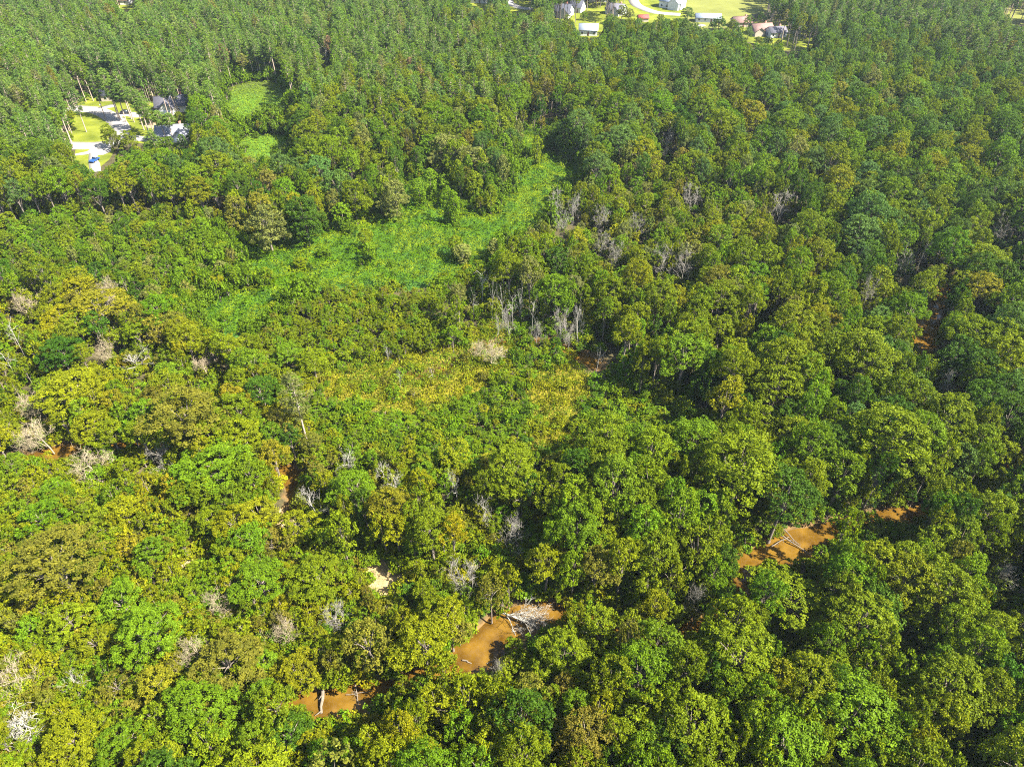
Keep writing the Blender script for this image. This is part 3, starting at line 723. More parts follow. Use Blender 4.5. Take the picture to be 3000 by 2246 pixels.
# everything else, grown to fill
def in_view(x, y, z, mg):
    a, b, dp = project(x, y, z)
    return dp > 20 and -mg < a < 2212 + mg and -110 < b < 1656 + mg
def candidate():
    if random.random() < 0.6:                      # even over the picture
        while True:
            a, b = random.uniform(-230, 2440), random.uniform(-105, 1900)
            x, y, _ = ground(a, b, 9.0)
            if y > 8: return x, y
    y = 20 + 700 * math.sqrt(random.random())      # even over the ground
    return random.uniform(-1, 1) * (120 + y * 0.78), y
for _ in range(110000):
    xx, yy = candidate()
    if not in_view(xx, yy, 11, 260): continue
    a, b, dp = project(xx, yy, 11)
    z = int(look(zone, a, b))
    a4, b4, _d = project(xx, yy, 3.5); z4 = int(look(zone, a4, b4))
    if z4 in (Z_YOUNG, Z_SHRUB, Z_SCRUB): z = z4; a, b = a4, b4
    elif z in (Z_YOUNG, Z_SHRUB): z = z4 if z4 not in (Z_HARD,) else Z_LEFT
    kf = 0.50
    kind = 'broadleaf_tree'
    if z == Z_PINE:
        kind = 'pine_tree' if random.random() < 0.9 else kind
        H = random.uniform(13, 23); R = random.uniform(1.6, 3.2); kf = 0.58
        if vnoise(xx / 16.0, yy / 16.0, 55) > 0.86: continue
    elif z == Z_MIX:
        kind = 'pine_tree' if random.random() < 0.5 else kind
        H = random.uniform(16, 23); R = random.uniform(1.9, 3.0) if kind == 'pine_tree' else random.uniform(2.4, 4.4)
    elif z == Z_YOUNG: H = random.uniform(4.0, 6.5); R = random.uniform(1.2, 2.0); kf = 0.5
    elif z == Z_SHRUB: H = random.uniform(2.0, 4.6); R = random.uniform(1.0, 2.2); kf = 0.5
    elif z == Z_LEFT: R = random.uniform(1.3, 2.4) if random.random() < .5 else random.uniform(2.4, 4.8); H = random.uniform(2.5, 5) + R * 1.5
    elif z == Z_SCRUB: H = random.uniform(4, 11); R = random.uniform(1.6, 3.6)
    elif z == Z_PALE: H = random.uniform(9, 14); R = random.uniform(1.8, 3.6)
    else:
        R = random.uniform(2.3, 5.0) if random.random() < .68 else random.uniform(4.8, 6.6); H = random.uniform(10, 16) + R * 1.1
        if b > 300 and vnoise(xx / 7.0, yy / 7.0, 77) > 0.80: continue
        if b < 200: R = min(R, random.uniform(2.4, 4.4))
        if a < 700 and b > 600: H *= 0.72
    if near(xx, yy, R, kf): continue
    pr = random.choice(PINE) if kind == 'pine_tree' else proto_for(R)
    tk, c = pick_tint(a, b, z, R)
    bx_, by_, _d = project(xx, yy, 0.0)
    if kind == 'broadleaf_tree':
        if tk in 'BW' and 2.6 < R < 6 and random.random() < .5: pr = random.choice(SPR)
        if R > 2.2 and (look(grow_k, bx_, by_) or random.random() < 0.15): pr = random.choice(FULL)
    if blocks_clear(xx, yy, R, H, pr['Hc'] * H / pr['H']): continue
    if creek_near(xx, yy) < 0.3: continue
    add_tree(kind, xx, yy, R, H, tk, c, proto=pr)
# the lower storey under and between the tall crowns
tall_cells = cells; cells = {}
for _ in range(45000):
    xx, yy = candidate()
    if yy > 520 or not in_view(xx, yy, 4, 200): continue
    a, b, dp = project(xx, yy, 4)
    z = int(look(zone, a, b))
    if z in (Z_PINE, Z_YOUNG, Z_SHRUB): continue
    H = random.uniform(4.5, 9.5); R = random.uniform(1.4, 2.6)
    if near(xx, yy, R, 0.68) or vnoise(xx / 7.0, yy / 7.0, 77) > 0.70: continue
    if blocks_clear(xx, yy, R, H, H * 0.6) or creek_near(xx, yy) < 0.2: continue
    tk, c = pick_tint(a, b, z, R)
    add_tree('broadleaf_tree', xx, yy, R, H, tk, c)

for t in TREES:
    if t['proto'] is None:
        if t['kind'] == 'pine_tree': t['proto'] = random.choice(PINE)
        elif t['kind'] == 'broadleaf_tree':
            t['proto'] = random.choice(SPR) if t['tk'] in 'BW' and 2.6 < t['R'] < 6 and random.random() < .55 else proto_for(t['R'])
    t['scl'] = (t['R'] / t['proto']['R'], t['R'] / t['proto']['R'] * random.uniform(0.82, 1.2), t['H'] / t['proto']['H'])

# the individuals: the 300 of each kind that show largest
def seen(t): return -8 < t['px'] < 2220 and -6 < t['py'] < 1670
ind = {}
for k in ('broadleaf_tree', 'pine_tree', 'dead_tree', 'vine_covered_tree'):
    c = [t for t in TREES if t['kind'] == k and seen(t)]
    c.sort(key=lambda t: -t['app'])
    ind[k] = c[:300]
    for t in ind[k]: t['ind'] = True
rest = [t for t in TREES if not t.get('ind') and t['kind'] in ('broadleaf_tree', 'pine_tree')]

# ------------------------------------------------------------------ labels that find one tree
LAND = [((185, 275), 'the oval lawn'), ((370, 228), 'the grey-roofed house'), ((545, 195), 'the farther small meadow'), ((565, 305), 'the nearer small meadow'), ((740, 560), 'the vine-green clearing'),
 ((915, 420), "the clearing's upper arm"), ((1200, 365), "the clearing's right arm"), ((520, 660), 'the low vine patch'), ((900, 805), 'the yellow marsh'), ((1205, 870), 'the yellow marsh spur'),
 ((1080, 1370), 'the fallen-tree pool'), ((740, 1510), 'the pale-log pool'), ((1618, 1222), 'the small orange pool'), ((1720, 1170), 'the crossed-logs pool'), ((1950, 1112), 'the dark red pool'),
 ((2005, 715), 'the far right pool'), ((150, 972), 'the leftmost creek bend'), ((625, 1025), 'the narrow creek gap'), ((622, 1115), 'the tan sand bar'), ((412, 1205), 'the small sand patch'), ((835, 1240), 'the straw-coloured patch'),
 ((1280, 785), 'the shaded water gap'), ((1270, 75), 'the white barn'), ((1650, 68), 'the pink-roofed house'), ((1590, 15), 'the top hay field'), ((1120, 5), 'the top driveway'), ((265, 5), 'the top left house'),
 ((1862, 500), 'the round grey-green crown'), ((2212, 1656), 'the bottom right corner'), ((1106, 1656), 'the bottom edge centre'), ((0, 1656), 'the bottom left corner'), ((2212, 1300), 'the lower right edge'),
 ((2212, 400), 'the upper right edge'), ((0, 400), 'the upper left edge'), ((0, 0), 'the top left corner'), ((2212, 0), 'the top right corner'), ((0, 700), 'the left edge halfway'), ((1660, 1656), 'the lower frame, right half'), ((553, 1656), 'the lower frame, left half')]
DIRS = ['right of', 'lower right of', 'below', 'lower left of', 'left of', 'upper left of', 'above', 'upper right of']
ORD = ['nearest', 'second nearest', 'third nearest', 'fourth nearest', 'fifth nearest', 'sixth nearest', 'seventh nearest', 'eighth nearest', 'ninth nearest', 'tenth nearest'] + ['%dth nearest' % i for i in range(11, 60)]
CW = dict(G='dark green', O='olive green', L='fresh green', Y='yellow-green', B='brownish olive', T='grey-green', U='bluish green', R='rust-brown', P='pine green', W='golden olive')
KW = dict(broadleaf_tree='broadleaf tree', pine_tree='pine', dead_tree='tree', vine_covered_tree='vine-smothered tree')
DW = dict(fan_tan='bare tan twiggy', fan_grey='bare grey fan-shaped', fan_white='bare whitish twiggy', snag='dead white snag', pole='slim dead pale-trunked')
GR = dict(broadleaf_tree='broadleaf trees of the forest', pine_tree='pines of the forest', dead_tree='dead and bare trees', vine_covered_tree='vine-smothered trees')
for k, c in ind.items():
    sect = {}
    for t in c:
        best = min(range(len(LAND)), key=lambda i: (LAND[i][0][0] - t['px']) ** 2 + (LAND[i][0][1] - t['py']) ** 2)
        lx, ly = LAND[best][0]
        dx, dy = t['px'] - lx, t['py'] - ly
        t['sec'] = (best, int(((math.degrees(math.atan2(dy, dx)) + 22.5) % 360) // 45)); t['ld'] = math.hypot(dx, dy)
        sect.setdefault(t['sec'], []).append(t)
    for sc_, l in sect.items():
        l.sort(key=lambda t: t['ld'])
        for i, t in enumerate(l):
            if k == 'dead_tree':
                look_ = DW[t['tk']] + ' ' + ('' if t['tk'] == 'snag' else 'tree')
                size = ''
            else:
                size = 'small ' if t['R'] < 2.3 else 'large ' if t['R'] > 4.6 else ''
                look_ = CW[t['tk']] + ' ' + KW[k]
            t['label'] = ' '.join((size + look_ + ', ' + ORD[i] + ' ' + DIRS[sc_[1]] + ' ' + LAND[sc_[0]][1]).split()).replace(' ,', ',')

def plant(t):
    k = t['kind']; pr = t['proto']
    e = empty(k, (t['x'], t['y'], 0.0), t['rz'], label=t['label'], category='tree', group=GR[k])
    e.scale = t['scl']
    for part in ('trunk', 'crown', 'limbs', 'twigs'):
        if part in pr:
            o = link(part, pr[part], e)
            if part == 'crown': o['tint'] = tuple(float(v) for v in t['tint'])
for k in ind:
    for t in ind[k]: plant(t)

# ------------------------------------------------------------------ the mass of the forest: points carrying tree instances
def gn_scatter(name, items, protos, label, category):
    """items: list of (x, y, z, rz, sx, sy, sz, proto index, tint)"""
    co = np.array([i[0:3] for i in items]); n = len(items)
    me = bpy.data.meshes.new(name)
    me.vertices.add(n); me.vertices.foreach_set('co', co.astype(np.float32).ravel())
    def at(nm, typ, arr, key, dt=np.float32):
        a = me.attributes.new(nm, typ, 'POINT'); a.data.foreach_set(key, np.asarray(arr, dt).ravel())
    at('rot', 'FLOAT_VECTOR', [(0, 0, i[3]) for i in items], 'vector')
    at('scl', 'FLOAT_VECTOR', [i[4:7] for i in items], 'vector')
    at('pidx', 'INT', [i[7] for i in items], 'value', np.int32)
    at('tint', 'FLOAT_COLOR', [(*i[8], 1) for i in items], 'color')
    me.update()
    pc = bpy.data.collections.new(name + '_kinds')
    for j, m in enumerate(protos):
        o = bpy.data.objects.new('%s_kind_%02d' % (name, j), m); pc.objects.link(o)
    ng = bpy.data.node_groups.new(name, 'GeometryNodeTree')
    ng.interface.new_socket('Geometry', in_out='INPUT', socket_type='NodeSocketGeometry')
    ng.interface.new_socket('Geometry', in_out='OUTPUT', socket_type='NodeSocketGeometry')
    gi = ng.nodes.new('NodeGroupInput'); go = ng.nodes.new('NodeGroupOutput')
    ci = ng.nodes.new('GeometryNodeCollectionInfo'); ci.inputs['Collection'].default_value = pc
    ci.inputs['Separate Children'].default_value = True; ci.inputs['Reset Children'].default_value = True
    ip = ng.nodes.new('GeometryNodeInstanceOnPoints'); ip.inputs['Pick Instance'].default_value = True
    def na(nm, typ):
        a = ng.nodes.new('GeometryNodeInputNamedAttribute'); a.data_type = typ; a.inputs['Name'].default_value = nm; return a.outputs['Attribute']
    ng.links.new(gi.outputs[0], ip.inputs['Points']); ng.links.new(ci.outputs[0], ip.inputs['Instance'])
    ng.links.new(na('pidx', 'INT'), ip.inputs['Instance Index'])
    e2r = ng.nodes.new('FunctionNodeEulerToRotation'); ng.links.new(na('rot', 'FLOAT_VECTOR'), e2r.inputs[0])
    ng.links.new(e2r.outputs[0], ip.inputs['Rotation'])
    ng.links.new(na('scl', 'FLOAT_VECTOR'), ip.inputs['Scale'])
    ng.links.new(ip.outputs[0], go.inputs[0])
    o = link(name, me, kind='stuff', label=label, category=category)
    md = o.modifiers.new('scatter', 'NODES'); md.node_group = ng
    return o
def items_of(ts, protos):
    ix = {id(p): i for i, p in enumerate(protos)}
    return [(t['x'], t['y'], 0.0, t['rz'], *t['scl'], ix[id(t['proto'])], t['tint']) for t in ts]
P_B = BIG + MID + SML + SPR + FULL
gn_scatter('broadleaf_forest', items_of([t for t in rest if t['kind'] == 'broadleaf_tree'], P_B), [p['full'] for p in P_B], 'mass of farther and smaller broadleaf trees making the forest canopy', 'forest')
gn_scatter('pine_forest', items_of([t for t in rest if t['kind'] == 'pine_tree'], PINE), [p['full'] for p in PINE], 'dense stand of distant pines across the upper corners', 'forest')
# undergrowth between and under the trees
ug = []
for _ in range(26000):
    xx, yy = candidate()
    if yy > 430 or not in_view(xx, yy, 1, 150): continue
    a, b, dp = project(xx, yy, 1.2)
    marsh = look(CM['marsh_a'], a, b) or look(CM['marsh_b'], a, b)
    vine = look(CM['kudzu_main'], a, b) or look(CM['kudzu_low'], a, b)
    if marsh:
        if random.random() > 0.85: continue
    elif vine:
        if random.random() > 0.22: continue
    elif look(clear, a, b) or look(clear, a, b - 8): continue
    if creek_near(xx, yy) < 0.7: continue
    tk, c = pick_tint(a, b, int(look(zone, a, b)), 1)
    s = random.uniform(0.8, 1.8)
    if marsh: s *= random.uniform(0.45, 0.95); c = np.array(TINT[random.choice('YYOLB')])
    if vine: s *= 0.6; c = np.array((0.085, 0.150, 0.006)) * random.uniform(0.7, 1.1)
    ug.append((xx, yy, 0.0, random.uniform(0, 6.28), s, s, s * random.uniform(0.6, 1.2), random.randrange(4), c))
for t in TREES:
    bx_, by_, _ = project(t['x'], t['y'], 0.0)
    if look(grow_k, bx_, by_):
        ins = look(CM['kudzu_main'], bx_, by_)
        for _ in range(2 if ins else 4):
            s_ = random.uniform(0.7, 1.2) if ins else random.uniform(1.0, 2.2)
            ug.append((t['x'] + random.gauss(0, 1.6), t['y'] + random.gauss(0.5, 1.6), 0.0, random.uniform(0, 6.28), s_, s_, s_ * random.uniform(0.9, 2.0), random.randrange(4), np.array(TINT['L']) * random.uniform(0.7, 1.1)))
gn_scatter('undergrowth', ug, [p['full'] for p in SHR], 'leafy undergrowth filling the gaps between the forest trees', 'undergrowth')
print('TREES', len(TREES), {k: len(v) for k, v in ind.items()}, 'rest', len(rest), 'under', len(ug))

# ------------------------------------------------------------------ vines carpeting the clearing, marsh plants, meadow grass
def carpet(name, keys, dens, size, tint, hbase, hamp, label, cat_, upright=0.0, aspect=0.75, tint2=None, seed=1):
    r = np.random.default_rng(seed)
    VV, FF, LV, TT = [], [], [], []; off = 0
    for k in keys:
        poly = np.array([ground(*q)[:2] for q in CLEAR[k]])
        lo = poly.min(0) - 9; hi = poly.max(0) + 9
        n = int((hi - lo).prod() * dens)
        x = r.uniform(lo[0], hi[0], n); y = r.uniform(lo[1], hi[1], n)
        a, b, _ = project(x, y, 0.0)
        jx = a + r.normal(size=n) * 3; jy = b + r.normal(size=n) * 2
        ok = look_v(WIDE[k], jx, jy); x, y = x[ok], y[ok]
        def hf(x, y): return hbase + hamp * (0.9 * vnoise(x / 5.0, y / 5.0, 11) ** 2 + 0.6 * vnoise(x / 2.1, y / 2.1, 12) ** 2 + 0.25 * vnoise(x / 0.8, y / 0.8, 13))
        z = hf(x, y); e = 0.4
        g = np.column_stack([-(hf(x + e, y) - z) / e, -(hf(x, y + e) - z) / e, np.ones(len(x))])
        nn = norm(norm(g) * (1 - upright) + r.normal(size=(len(x), 3)) * (0.28 + upright * 0.6))
        if upright: 
            nn[:, 2] *= 0.25; nn = norm(nn)
            dn = np.column_stack([r.normal(size=len(x)) * .25, r.normal(size=len(x)) * .25, np.ones(len(x))])
            dn = norm(dn - nn * np.sum(dn * nn, 1, keepdims=True))
        else: dn = None
        pos = np.column_stack([x, y, z + r.uniform(-0.12, 0.12, len(x))])
        V, F_, lv = quads_at(r, pos, nn, size, aspect, vnoise(x / 1.6, y / 1.6, 21), down=dn)
        VV.append(V); FF.append(F_ + off); off += len(V); LV.append(lv)
        if tint2 is not None:
            q = np.clip((vnoise(x / 4.0, y / 4.0, 31) - 0.35) * 3, 0, 1)[:, None]
            TT.append(np.repeat(np.array(tint) * (1 - q) + np.array(tint2) * q, 4, 0))
        else: TT.append(np.tile(np.array(tint), (len(V), 1)))
    T = np.concatenate(TT); T = np.column_stack([T, np.ones(len(T))])
    me = make_mesh(name, np.concatenate(VV), np.concatenate(FF), [M_COVER], attr={'leafvar': ('POINT', 'FLOAT', np.concatenate(LV)), 'tint': ('POINT', 'FLOAT_COLOR', T)})
    link(name, me, kind='stuff', label=label, category=cat_)
    print(name, len(T) // 4)
M_COVER = leaf_material('cover_leaf', gloss=0.05, trans=0.24, lo=0.6, hi=1.5)
for n_ in M_COVER.node_tree.nodes:
    if n_.type == 'ATTRIBUTE' and n_.attribute_name == 'tint': n_.attribute_type = 'GEOMETRY'
carpet('vine_carpet', ['kudzu_main', 'kudzu_low', 'small_gap', 'gap_far'], 14, 0.42, (0.054, 0.108, 0.0015), 0.25, 2.4, 'bright green vines carpeting the clearing among the trees', 'vines', tint2=(0.098, 0.138, 0.002))
carpet('meadow_grass', ['field_back', 'field_back_near'], 5, 0.5, (0.098, 0.145, 0.005), 0.1, 0.8, 'green overgrown grass of the two small meadows', 'grass', seed=2)
carpet('marsh_plants', ['marsh_a', 'marsh_b'], 16, 0.6, (0.110, 0.155, 0.008), 0.3, 1.6, 'yellow-green sedges and flowering weeds of the marsh', 'marsh plants', upright=0.45, aspect=0.4, tint2=(0.165, 0.170, 0.006), seed=3)
carpet('dry_grass', ['sand_a', 'sand_b', 'sand_c'], 6, 0.4, (0.34, 0.25, 0.11), 0.1, 0.4, 'straw-coloured dry grass on the sandy patches', 'grass', upright=0.5, aspect=0.3, seed=4)

# ------------------------------------------------------------------ houses, roads and lawns
M_LAWN = plain_material('lawn', (0.095, 0.120, 0.012), 0.95, 0.3, 0.12, 0.05, col2=(0.130, 0.140, 0.015))
M_HAY = plain_material('hay_field', (0.125, 0.130, 0.030), 0.95, 0.2, 0.06, 0.05)
M_CONC = plain_material('concrete', (0.26, 0.24, 0.215), 0.9, 0.08, 0.8, 0.1)
M_DIRT = plain_material('bare_soil', (0.26, 0.19, 0.11), 0.95, 0.25, 0.5, 0.05)
M_SIDING = plain_material('white_siding', (0.50, 0.49, 0.46), 0.7, 0.05, 1.0)
M_TAN = plain_material('tan_siding', (0.33, 0.28, 0.21), 0.75, 0.07, 1.0)
M_ROOFG = plain_material('grey_shingle', (0.105, 0.10, 0.115), 0.9, 0.18, 2.0)
M_ROOFD = plain_material('dark_shingle', (0.05, 0.052, 0.065), 0.9, 0.2, 2.0)
M_ROOFP = plain_material('pinkish_shingle', (0.19, 0.115, 0.095), 0.9, 0.15, 2.0)
M_ROOFM = plain_material('pale_metal_roof', (0.27, 0.30, 0.35), 0.45, 0.06, 2.0, 0.4)
M_ROOFL = plain_material('light_shingle', (0.20, 0.20, 0.22), 0.9, 0.12, 2.0)
M_REDROOF = plain_material('red_roof', (0.24, 0.055, 0.045), 0.8, 0.1, 2.0)
M_GLASS = plain_material('window_glass', (0.03, 0.04, 0.05), 0.08, 0.1, 1.0, 0.6)
M_TRIM = plain_material('white_trim', (0.78, 0.77, 0.74), 0.6, 0.04, 1.0)
M_DOOR = plain_material('door_paint', (0.16, 0.07, 0.05), 0.5, 0.1, 2.0)
M_BRICK = plain_material('chimney_brick', (0.30, 0.13, 0.09), 0.9, 0.25, 6.0)
M_TYRE = plain_material('tyre_rubber', (0.02, 0.02, 0.02), 0.8, 0.1, 4)

def sheet(name, pts, z, mat, **props):
    V = [(*ground(*q)[:2], z) for q in pts]
    c = np.mean(np.array(V), 0)
    V = V + [tuple(c)]; n = len(pts)
    F_ = [(i, (i + 1) % n, n) for i in range(n)]
    me = make_mesh(name, V, F_, [mat])
    me.validate(); me.update()
    o = link(name, me, kind='structure')
    for p_ in me.polygons:
        if p_.normal.z < 0: p_.flip()
    return o
def ribbon(name, pts, w, z, mat):
    P = smooth_path(pts, 6); T = norm(np.gradient(P, axis=0)); Nn = np.stack([-T[:, 1], T[:, 0]], -1)
    W = np.broadcast_to(np.asarray(w, float), (len(P),)) if np.isscalar(w) else np.interp(np.linspace(0, 1, len(P)), np.linspace(0, 1, len(w)), w)
    n = len(P)
    A = np.column_stack([P + Nn * W[:, None] / 2, np.full(n, z)]); B = np.column_stack([P - Nn * W[:, None] / 2, np.full(n, z)])
    base = np.array((0, 0, -z - 0.02))
    V = np.concatenate([A, B, A + base, B + base])
    F_ = []
    for k in range(n - 1):
        F_ += [(n + k, n + k + 1, k + 1, k), (k, k + 1, 2 * n + k + 1, 2 * n + k), (3 * n + k, 3 * n + k + 1, n + k + 1, n + k)]
    return link(name, make_mesh(name, V, F_, [mat]), kind='structure')

sheet('lawn', [(148, 268), (158, 246), (196, 240), (226, 250), (242, 262), (250, 272), (246, 300), (228, 312), (196, 315), (160, 314), (150, 300)], 0.03, M_LAWN)
sheet('lawn', [(160, 234), (172, 212), (240, 202), (300, 216), (350, 226), (392, 240), (402, 262), (396, 300), (330, 312), (262, 306), (250, 270), (240, 252), (214, 238)], 0.034, M_LAWN)
sheet('lawn', [(160, 345), (164, 318), (230, 312), (250, 322), (236, 345), (206, 370), (190, 366)], 0.038, M_LAWN)
sheet('soil_patch', [(312, 272), (322, 265), (345, 264), (352, 270), (344, 276), (318, 277)], 0.05, M_DIRT)
ribbon('road', [(120, 236), (150, 235), (168, 235), (204, 238), (227, 246), (244, 256), (256, 268), (262, 284), (252, 302), (230, 312), (196, 315), (166, 315), (120, 314)], 7.5, 0.09, M_CONC)
ribbon('driveway', [(246, 250), (262, 248), (280, 247), (300, 250), (330, 244), (352, 240)], 5.0, 0.12, M_CONC)
ribbon('driveway', [(258, 290), (300, 300), (330, 299), (356, 300)], 5.0, 0.125, M_CONC)
sheet('parking_court', [(163, 337), (163, 333), (188, 328), (200, 320), (226, 312), (240, 314), (240, 328), (224, 335), (204, 336), (190, 334)], 0.13, M_CONC)
ribbon('driveway', [(202, 330), (201, 346), (204, 356), (206, 372)], (3.2, 3.2, 4, 4), 0.135, M_CONC)
ribbon('driveway', [(216, 236), (232, 231), (250, 228)], 4.0, 0.115, M_CONC)
sheet('lawn', [(1090, 30), (1086, -40), (1120, -60), (1160, 0), (1152, 30)], 0.03, M_LAWN)
sheet('lawn', [(1190, 44), (1190, 12), (1280, -20), (1400, -60), (1520, -60), (1512, 34), (1480, 40), (1400, 52), (1350, 44), (1310, 36), (1302, 66), (1290, 84), (1250, 82), (1240, 50)], 0.03, M_LAWN)
sheet('hay_field', [(1480, 36), (1490, -60), (1680, -70), (1672, 24), (1600, 36), (1570, 60), (1500, 66)], 0.036, M_HAY)
sheet('lawn', [(1596, 86), (1600, 50), (1700, 44), (1780, 80), (1772, 106), (1690, 110)], 0.03, M_LAWN)
sheet('lawn', [(240, 20), (244, -40), (300, -40), (300, 24)], 0.03, M_LAWN)
sheet('lawn', [(1000, 20), (1004, -50), (1066, -50), (1064, 20)], 0.03, M_LAWN)
sheet('hay_field', [(2150, 14), (2270, 4), (2280, 52), (2180, 56)], 0.03, M_HAY)
ribbon('driveway', [(1090, -50), (1098, 0), (1110, 12), (1128, 18), (1152, 20)], 6, 0.12, M_CONC)
ribbon('road', [(1372, -60), (1368, -10), (1372, 8), (1388, 18), (1420, 28), (1470, 32)], 7, 0.09, M_CONC)
ribbon('driveway', [(1500, 70), (1508, 58), (1520, 54)], 4, 0.11, M_CONC)

def box_vf(x0, x1, y0, y1, z0, z1):
    V = np.array([(x, y, z) for z in (z0, z1) for x, y in ((x0, y0), (x1, y0), (x1, y1), (x0, y1))], float)
    F_ = np.array([(3, 2, 1, 0), (4, 5, 6, 7), (0, 1, 5, 4), (1, 2, 6, 5), (2, 3, 7, 6), (3, 0, 4, 7)])
    return V, F_
def part_box(name, parent, b, mat):
    v, f = box_vf(*b); return link(name, make_mesh(name, v, f, [mat]), parent)
def gable_walls(name, parent, w, d, h, rise, mat, ox=0, oy=0):
    a, b = w / 2, d / 2
    V = [(-a, -b, -.2), (a, -b, -.2), (a, b, -.2), (-a, b, -.2), (-a, -b, h), (a, -b, h), (a, b, h), (-a, b, h), (-a, 0, h + rise), (a, 0, h + rise)]
    V = [(x + ox, y + oy, z) for x, y, z in V]
    F_ = [(0, 1, 5, 4), (2, 3, 7, 6), (1, 2, 6, 9, 5), (3, 0, 4, 8, 7), (4, 5, 9, 8), (6, 7, 8, 9), (3, 2, 1, 0)]
    return link(name, make_mesh(name, V, F_, [mat]), parent)
def gable_roof(name, parent, w, d, h, rise, mat, ox=0, oy=0, ov=0.5, th=0.18, zo=0.06):
    a, b = w / 2 + ov, d / 2 + ov
    ze = h - rise * ov / (d / 2)
    prof = [(-b, ze), (0, h + rise), (b, ze), (b, ze + th), (0, h + rise + th), (-b, ze + th)]
    V = [(x + ox, y + oy, z + zo) for x in (-a, a) for y, z in prof]
    F_ = [(0, 1, 7, 6), (1, 2, 8, 7), (2, 3, 9, 8), (3, 4, 10, 9), (4, 5, 11, 10), (5, 0, 6, 11), (0, 5, 4, 1), (1, 4, 3, 2), (6, 7, 10, 11), (7, 8, 9, 10)]
    return link(name, make_mesh(name, V, F_, [mat]), parent)
def house(pos, rz, w, d, h, rise, wall, roof, label, name='house', cat_='house', wing=None, garage=False, chimney=True, wins=True):
    x, y, _ = ground(*pos)
    e = empty(name, (x, y, 0), math.radians(rz), label=label, category=cat_)
    gable_walls('wall', e, w, d, h, rise, wall)
    r = gable_roof('roof', e, w, d, h, rise, roof)
    part_box('ridge_cap', r, (-w / 2 - 0.5, w / 2 + 0.5, -0.14, 0.14, h + rise + 0.20, h + rise + 0.30), roof)
    if chimney: part_box('chimney', r, (w * 0.2, w * 0.2 + 0.9, 0.8, 1.6, h, h + rise + 1.0), M_BRICK)
    if wing:
        ww, wd, wx = wing            # a lower wing whose gable faces the front
        V0 = gable_walls('wing_wall', e, wd, ww, h * 0.98, rise * 0.8, wall)
        R0 = gable_roof('wing_roof', e, wd, ww, h * 0.98, rise * 0.8, roof, zo=0.05)
        for o in (V0, R0):
            o.rotation_euler = (0, 0, math.pi / 2); o.location = (wx, -d / 2 - wd / 2 + 2.2, 0)
        if garage: part_box('garage_door', e, (wx - ww * 0.36, wx + ww * 0.36, -d / 2 - wd + 2.2 - 0.06, -d / 2 - wd + 2.2 + 0.05, 0.02, 2.4), M_TRIM)
    if wins:
        n = max(2, int(w // 3.2))
        for k in range(n):
            wx_ = -w / 2 + (k + 0.5) * w / n
            if k == n // 2 and not wing:
                part_box('door', e, (wx_ - 0.5, wx_ + 0.5, -d / 2 - 0.05, -d / 2 + 0.05, 0.05, 2.15), M_DOOR); continue
            if wing and abs(wx_ - wing[2]) < wing[0] / 2 + .8: continue
            f = part_box('window', e, (wx_ - 0.65, wx_ + 0.65, -d / 2 - 0.07, -d / 2 + 0.03, 0.95, 2.25), M_TRIM)
            part_box('pane', f, (wx_ - 0.55, wx_ + 0.55, -d / 2 - 0.09, -d / 2 - 0.02, 1.05, 2.15), M_GLASS)
        for sx in (-1, 1):
            f = part_box('window', e, (sx * w / 2 - 0.05, sx * w / 2 + 0.05, -0.6, 0.6, 0.95, 2.25), M_TRIM)
            part_box('pane', f, (sx * w / 2 - 0.07, sx * w / 2 + 0.07, -0.5, 0.5, 1.05, 2.15), M_GLASS)
    return e
house((380, 236), 14, 15, 10, 3.0, 3.0, M_SIDING, M_ROOFG, 'grey-roofed house with pale walls among pines, upper one by the loop road', wing=(6, 5, -3), garage=True)
house((380, 299), 8, 13, 9, 3.0, 2.6, M_SIDING, M_ROOFL, 'pale-roofed house half hidden by branches below the grey-roofed house', wing=(5, 4, 3), garage=True)
house((254, 212), 10, 12, 8, 2.8, 2.2, M_TAN, M_ROOFD, 'low house in the shade of pines above the loop road')
house((1213, 33), -24, 13, 10, 3.2, 3.4, M_SIDING, M_ROOFD, 'white house with dark gabled roof left of the lawn with the barn', wing=(6.5, 5, 4.0))
house((1245, 24), -24, 9, 9, 3.2, 3.6, M_SIDING, M_ROOFD, 'white dark-roofed gabled house touching the right of its twin', chimney=False)
house((1270, 74), -4, 10.5, 8, 3.2, 2.4, M_SIDING, M_ROOFM, 'white barn with pale metal roof at the edge of the woods', name='barn', cat_='barn', chimney=False)
house((1330, 30), -30, 11, 9, 3.0, 3.0, M_SIDING, M_ROOFG, 'pale house with grey roof left of the curving top road', wing=(5, 4, 2))
house((1452, 16), -30, 15, 10, 4.2, 4.0, M_SIDING, M_ROOFM, 'tall white gabled house right of the curving top road', wing=(7, 5, 3))
house((1292, 2), -10, 12, 8, 3.0, 2.6, M_SIDING, M_ROOFM, 'pale house cut by the top edge above the barn')
house((1034, 4), -10, 13, 9, 3.0, 2.6, M_SIDING, M_ROOFG, 'pale grey house at the top edge left of the driveway')
house((1528, 46), -6, 15, 7, 2.6, 1.6, M_SIDING, M_ROOFM, 'long low white house under trees beside the hay field', chimney=False)
house((1642, 72), 12, 12, 8.5, 2.8, 2.4, M_TAN, M_ROOFP, 'pink-roofed house at the wood edge below the hay field', wing=(6, 5, -4))
house((1674, 78), 12, 10, 8, 2.8, 2.2, M_SIDING, M_ROOFG, 'grey-roofed house joined to the right of the pink-roofed one')
house((1600, 56), 6, 11, 8, 2.8, 2.2, M_TAN, M_ROOFP, 'small pinkish house under trees left of the pink-roofed house')
house((1388, 46), 10, 6, 4.5, 2.2, 1.3, M_TAN, M_REDROOF, 'small red-roofed shed at the wood edge below the top road', name='shed', cat_='shed', chimney=False, wins=False)
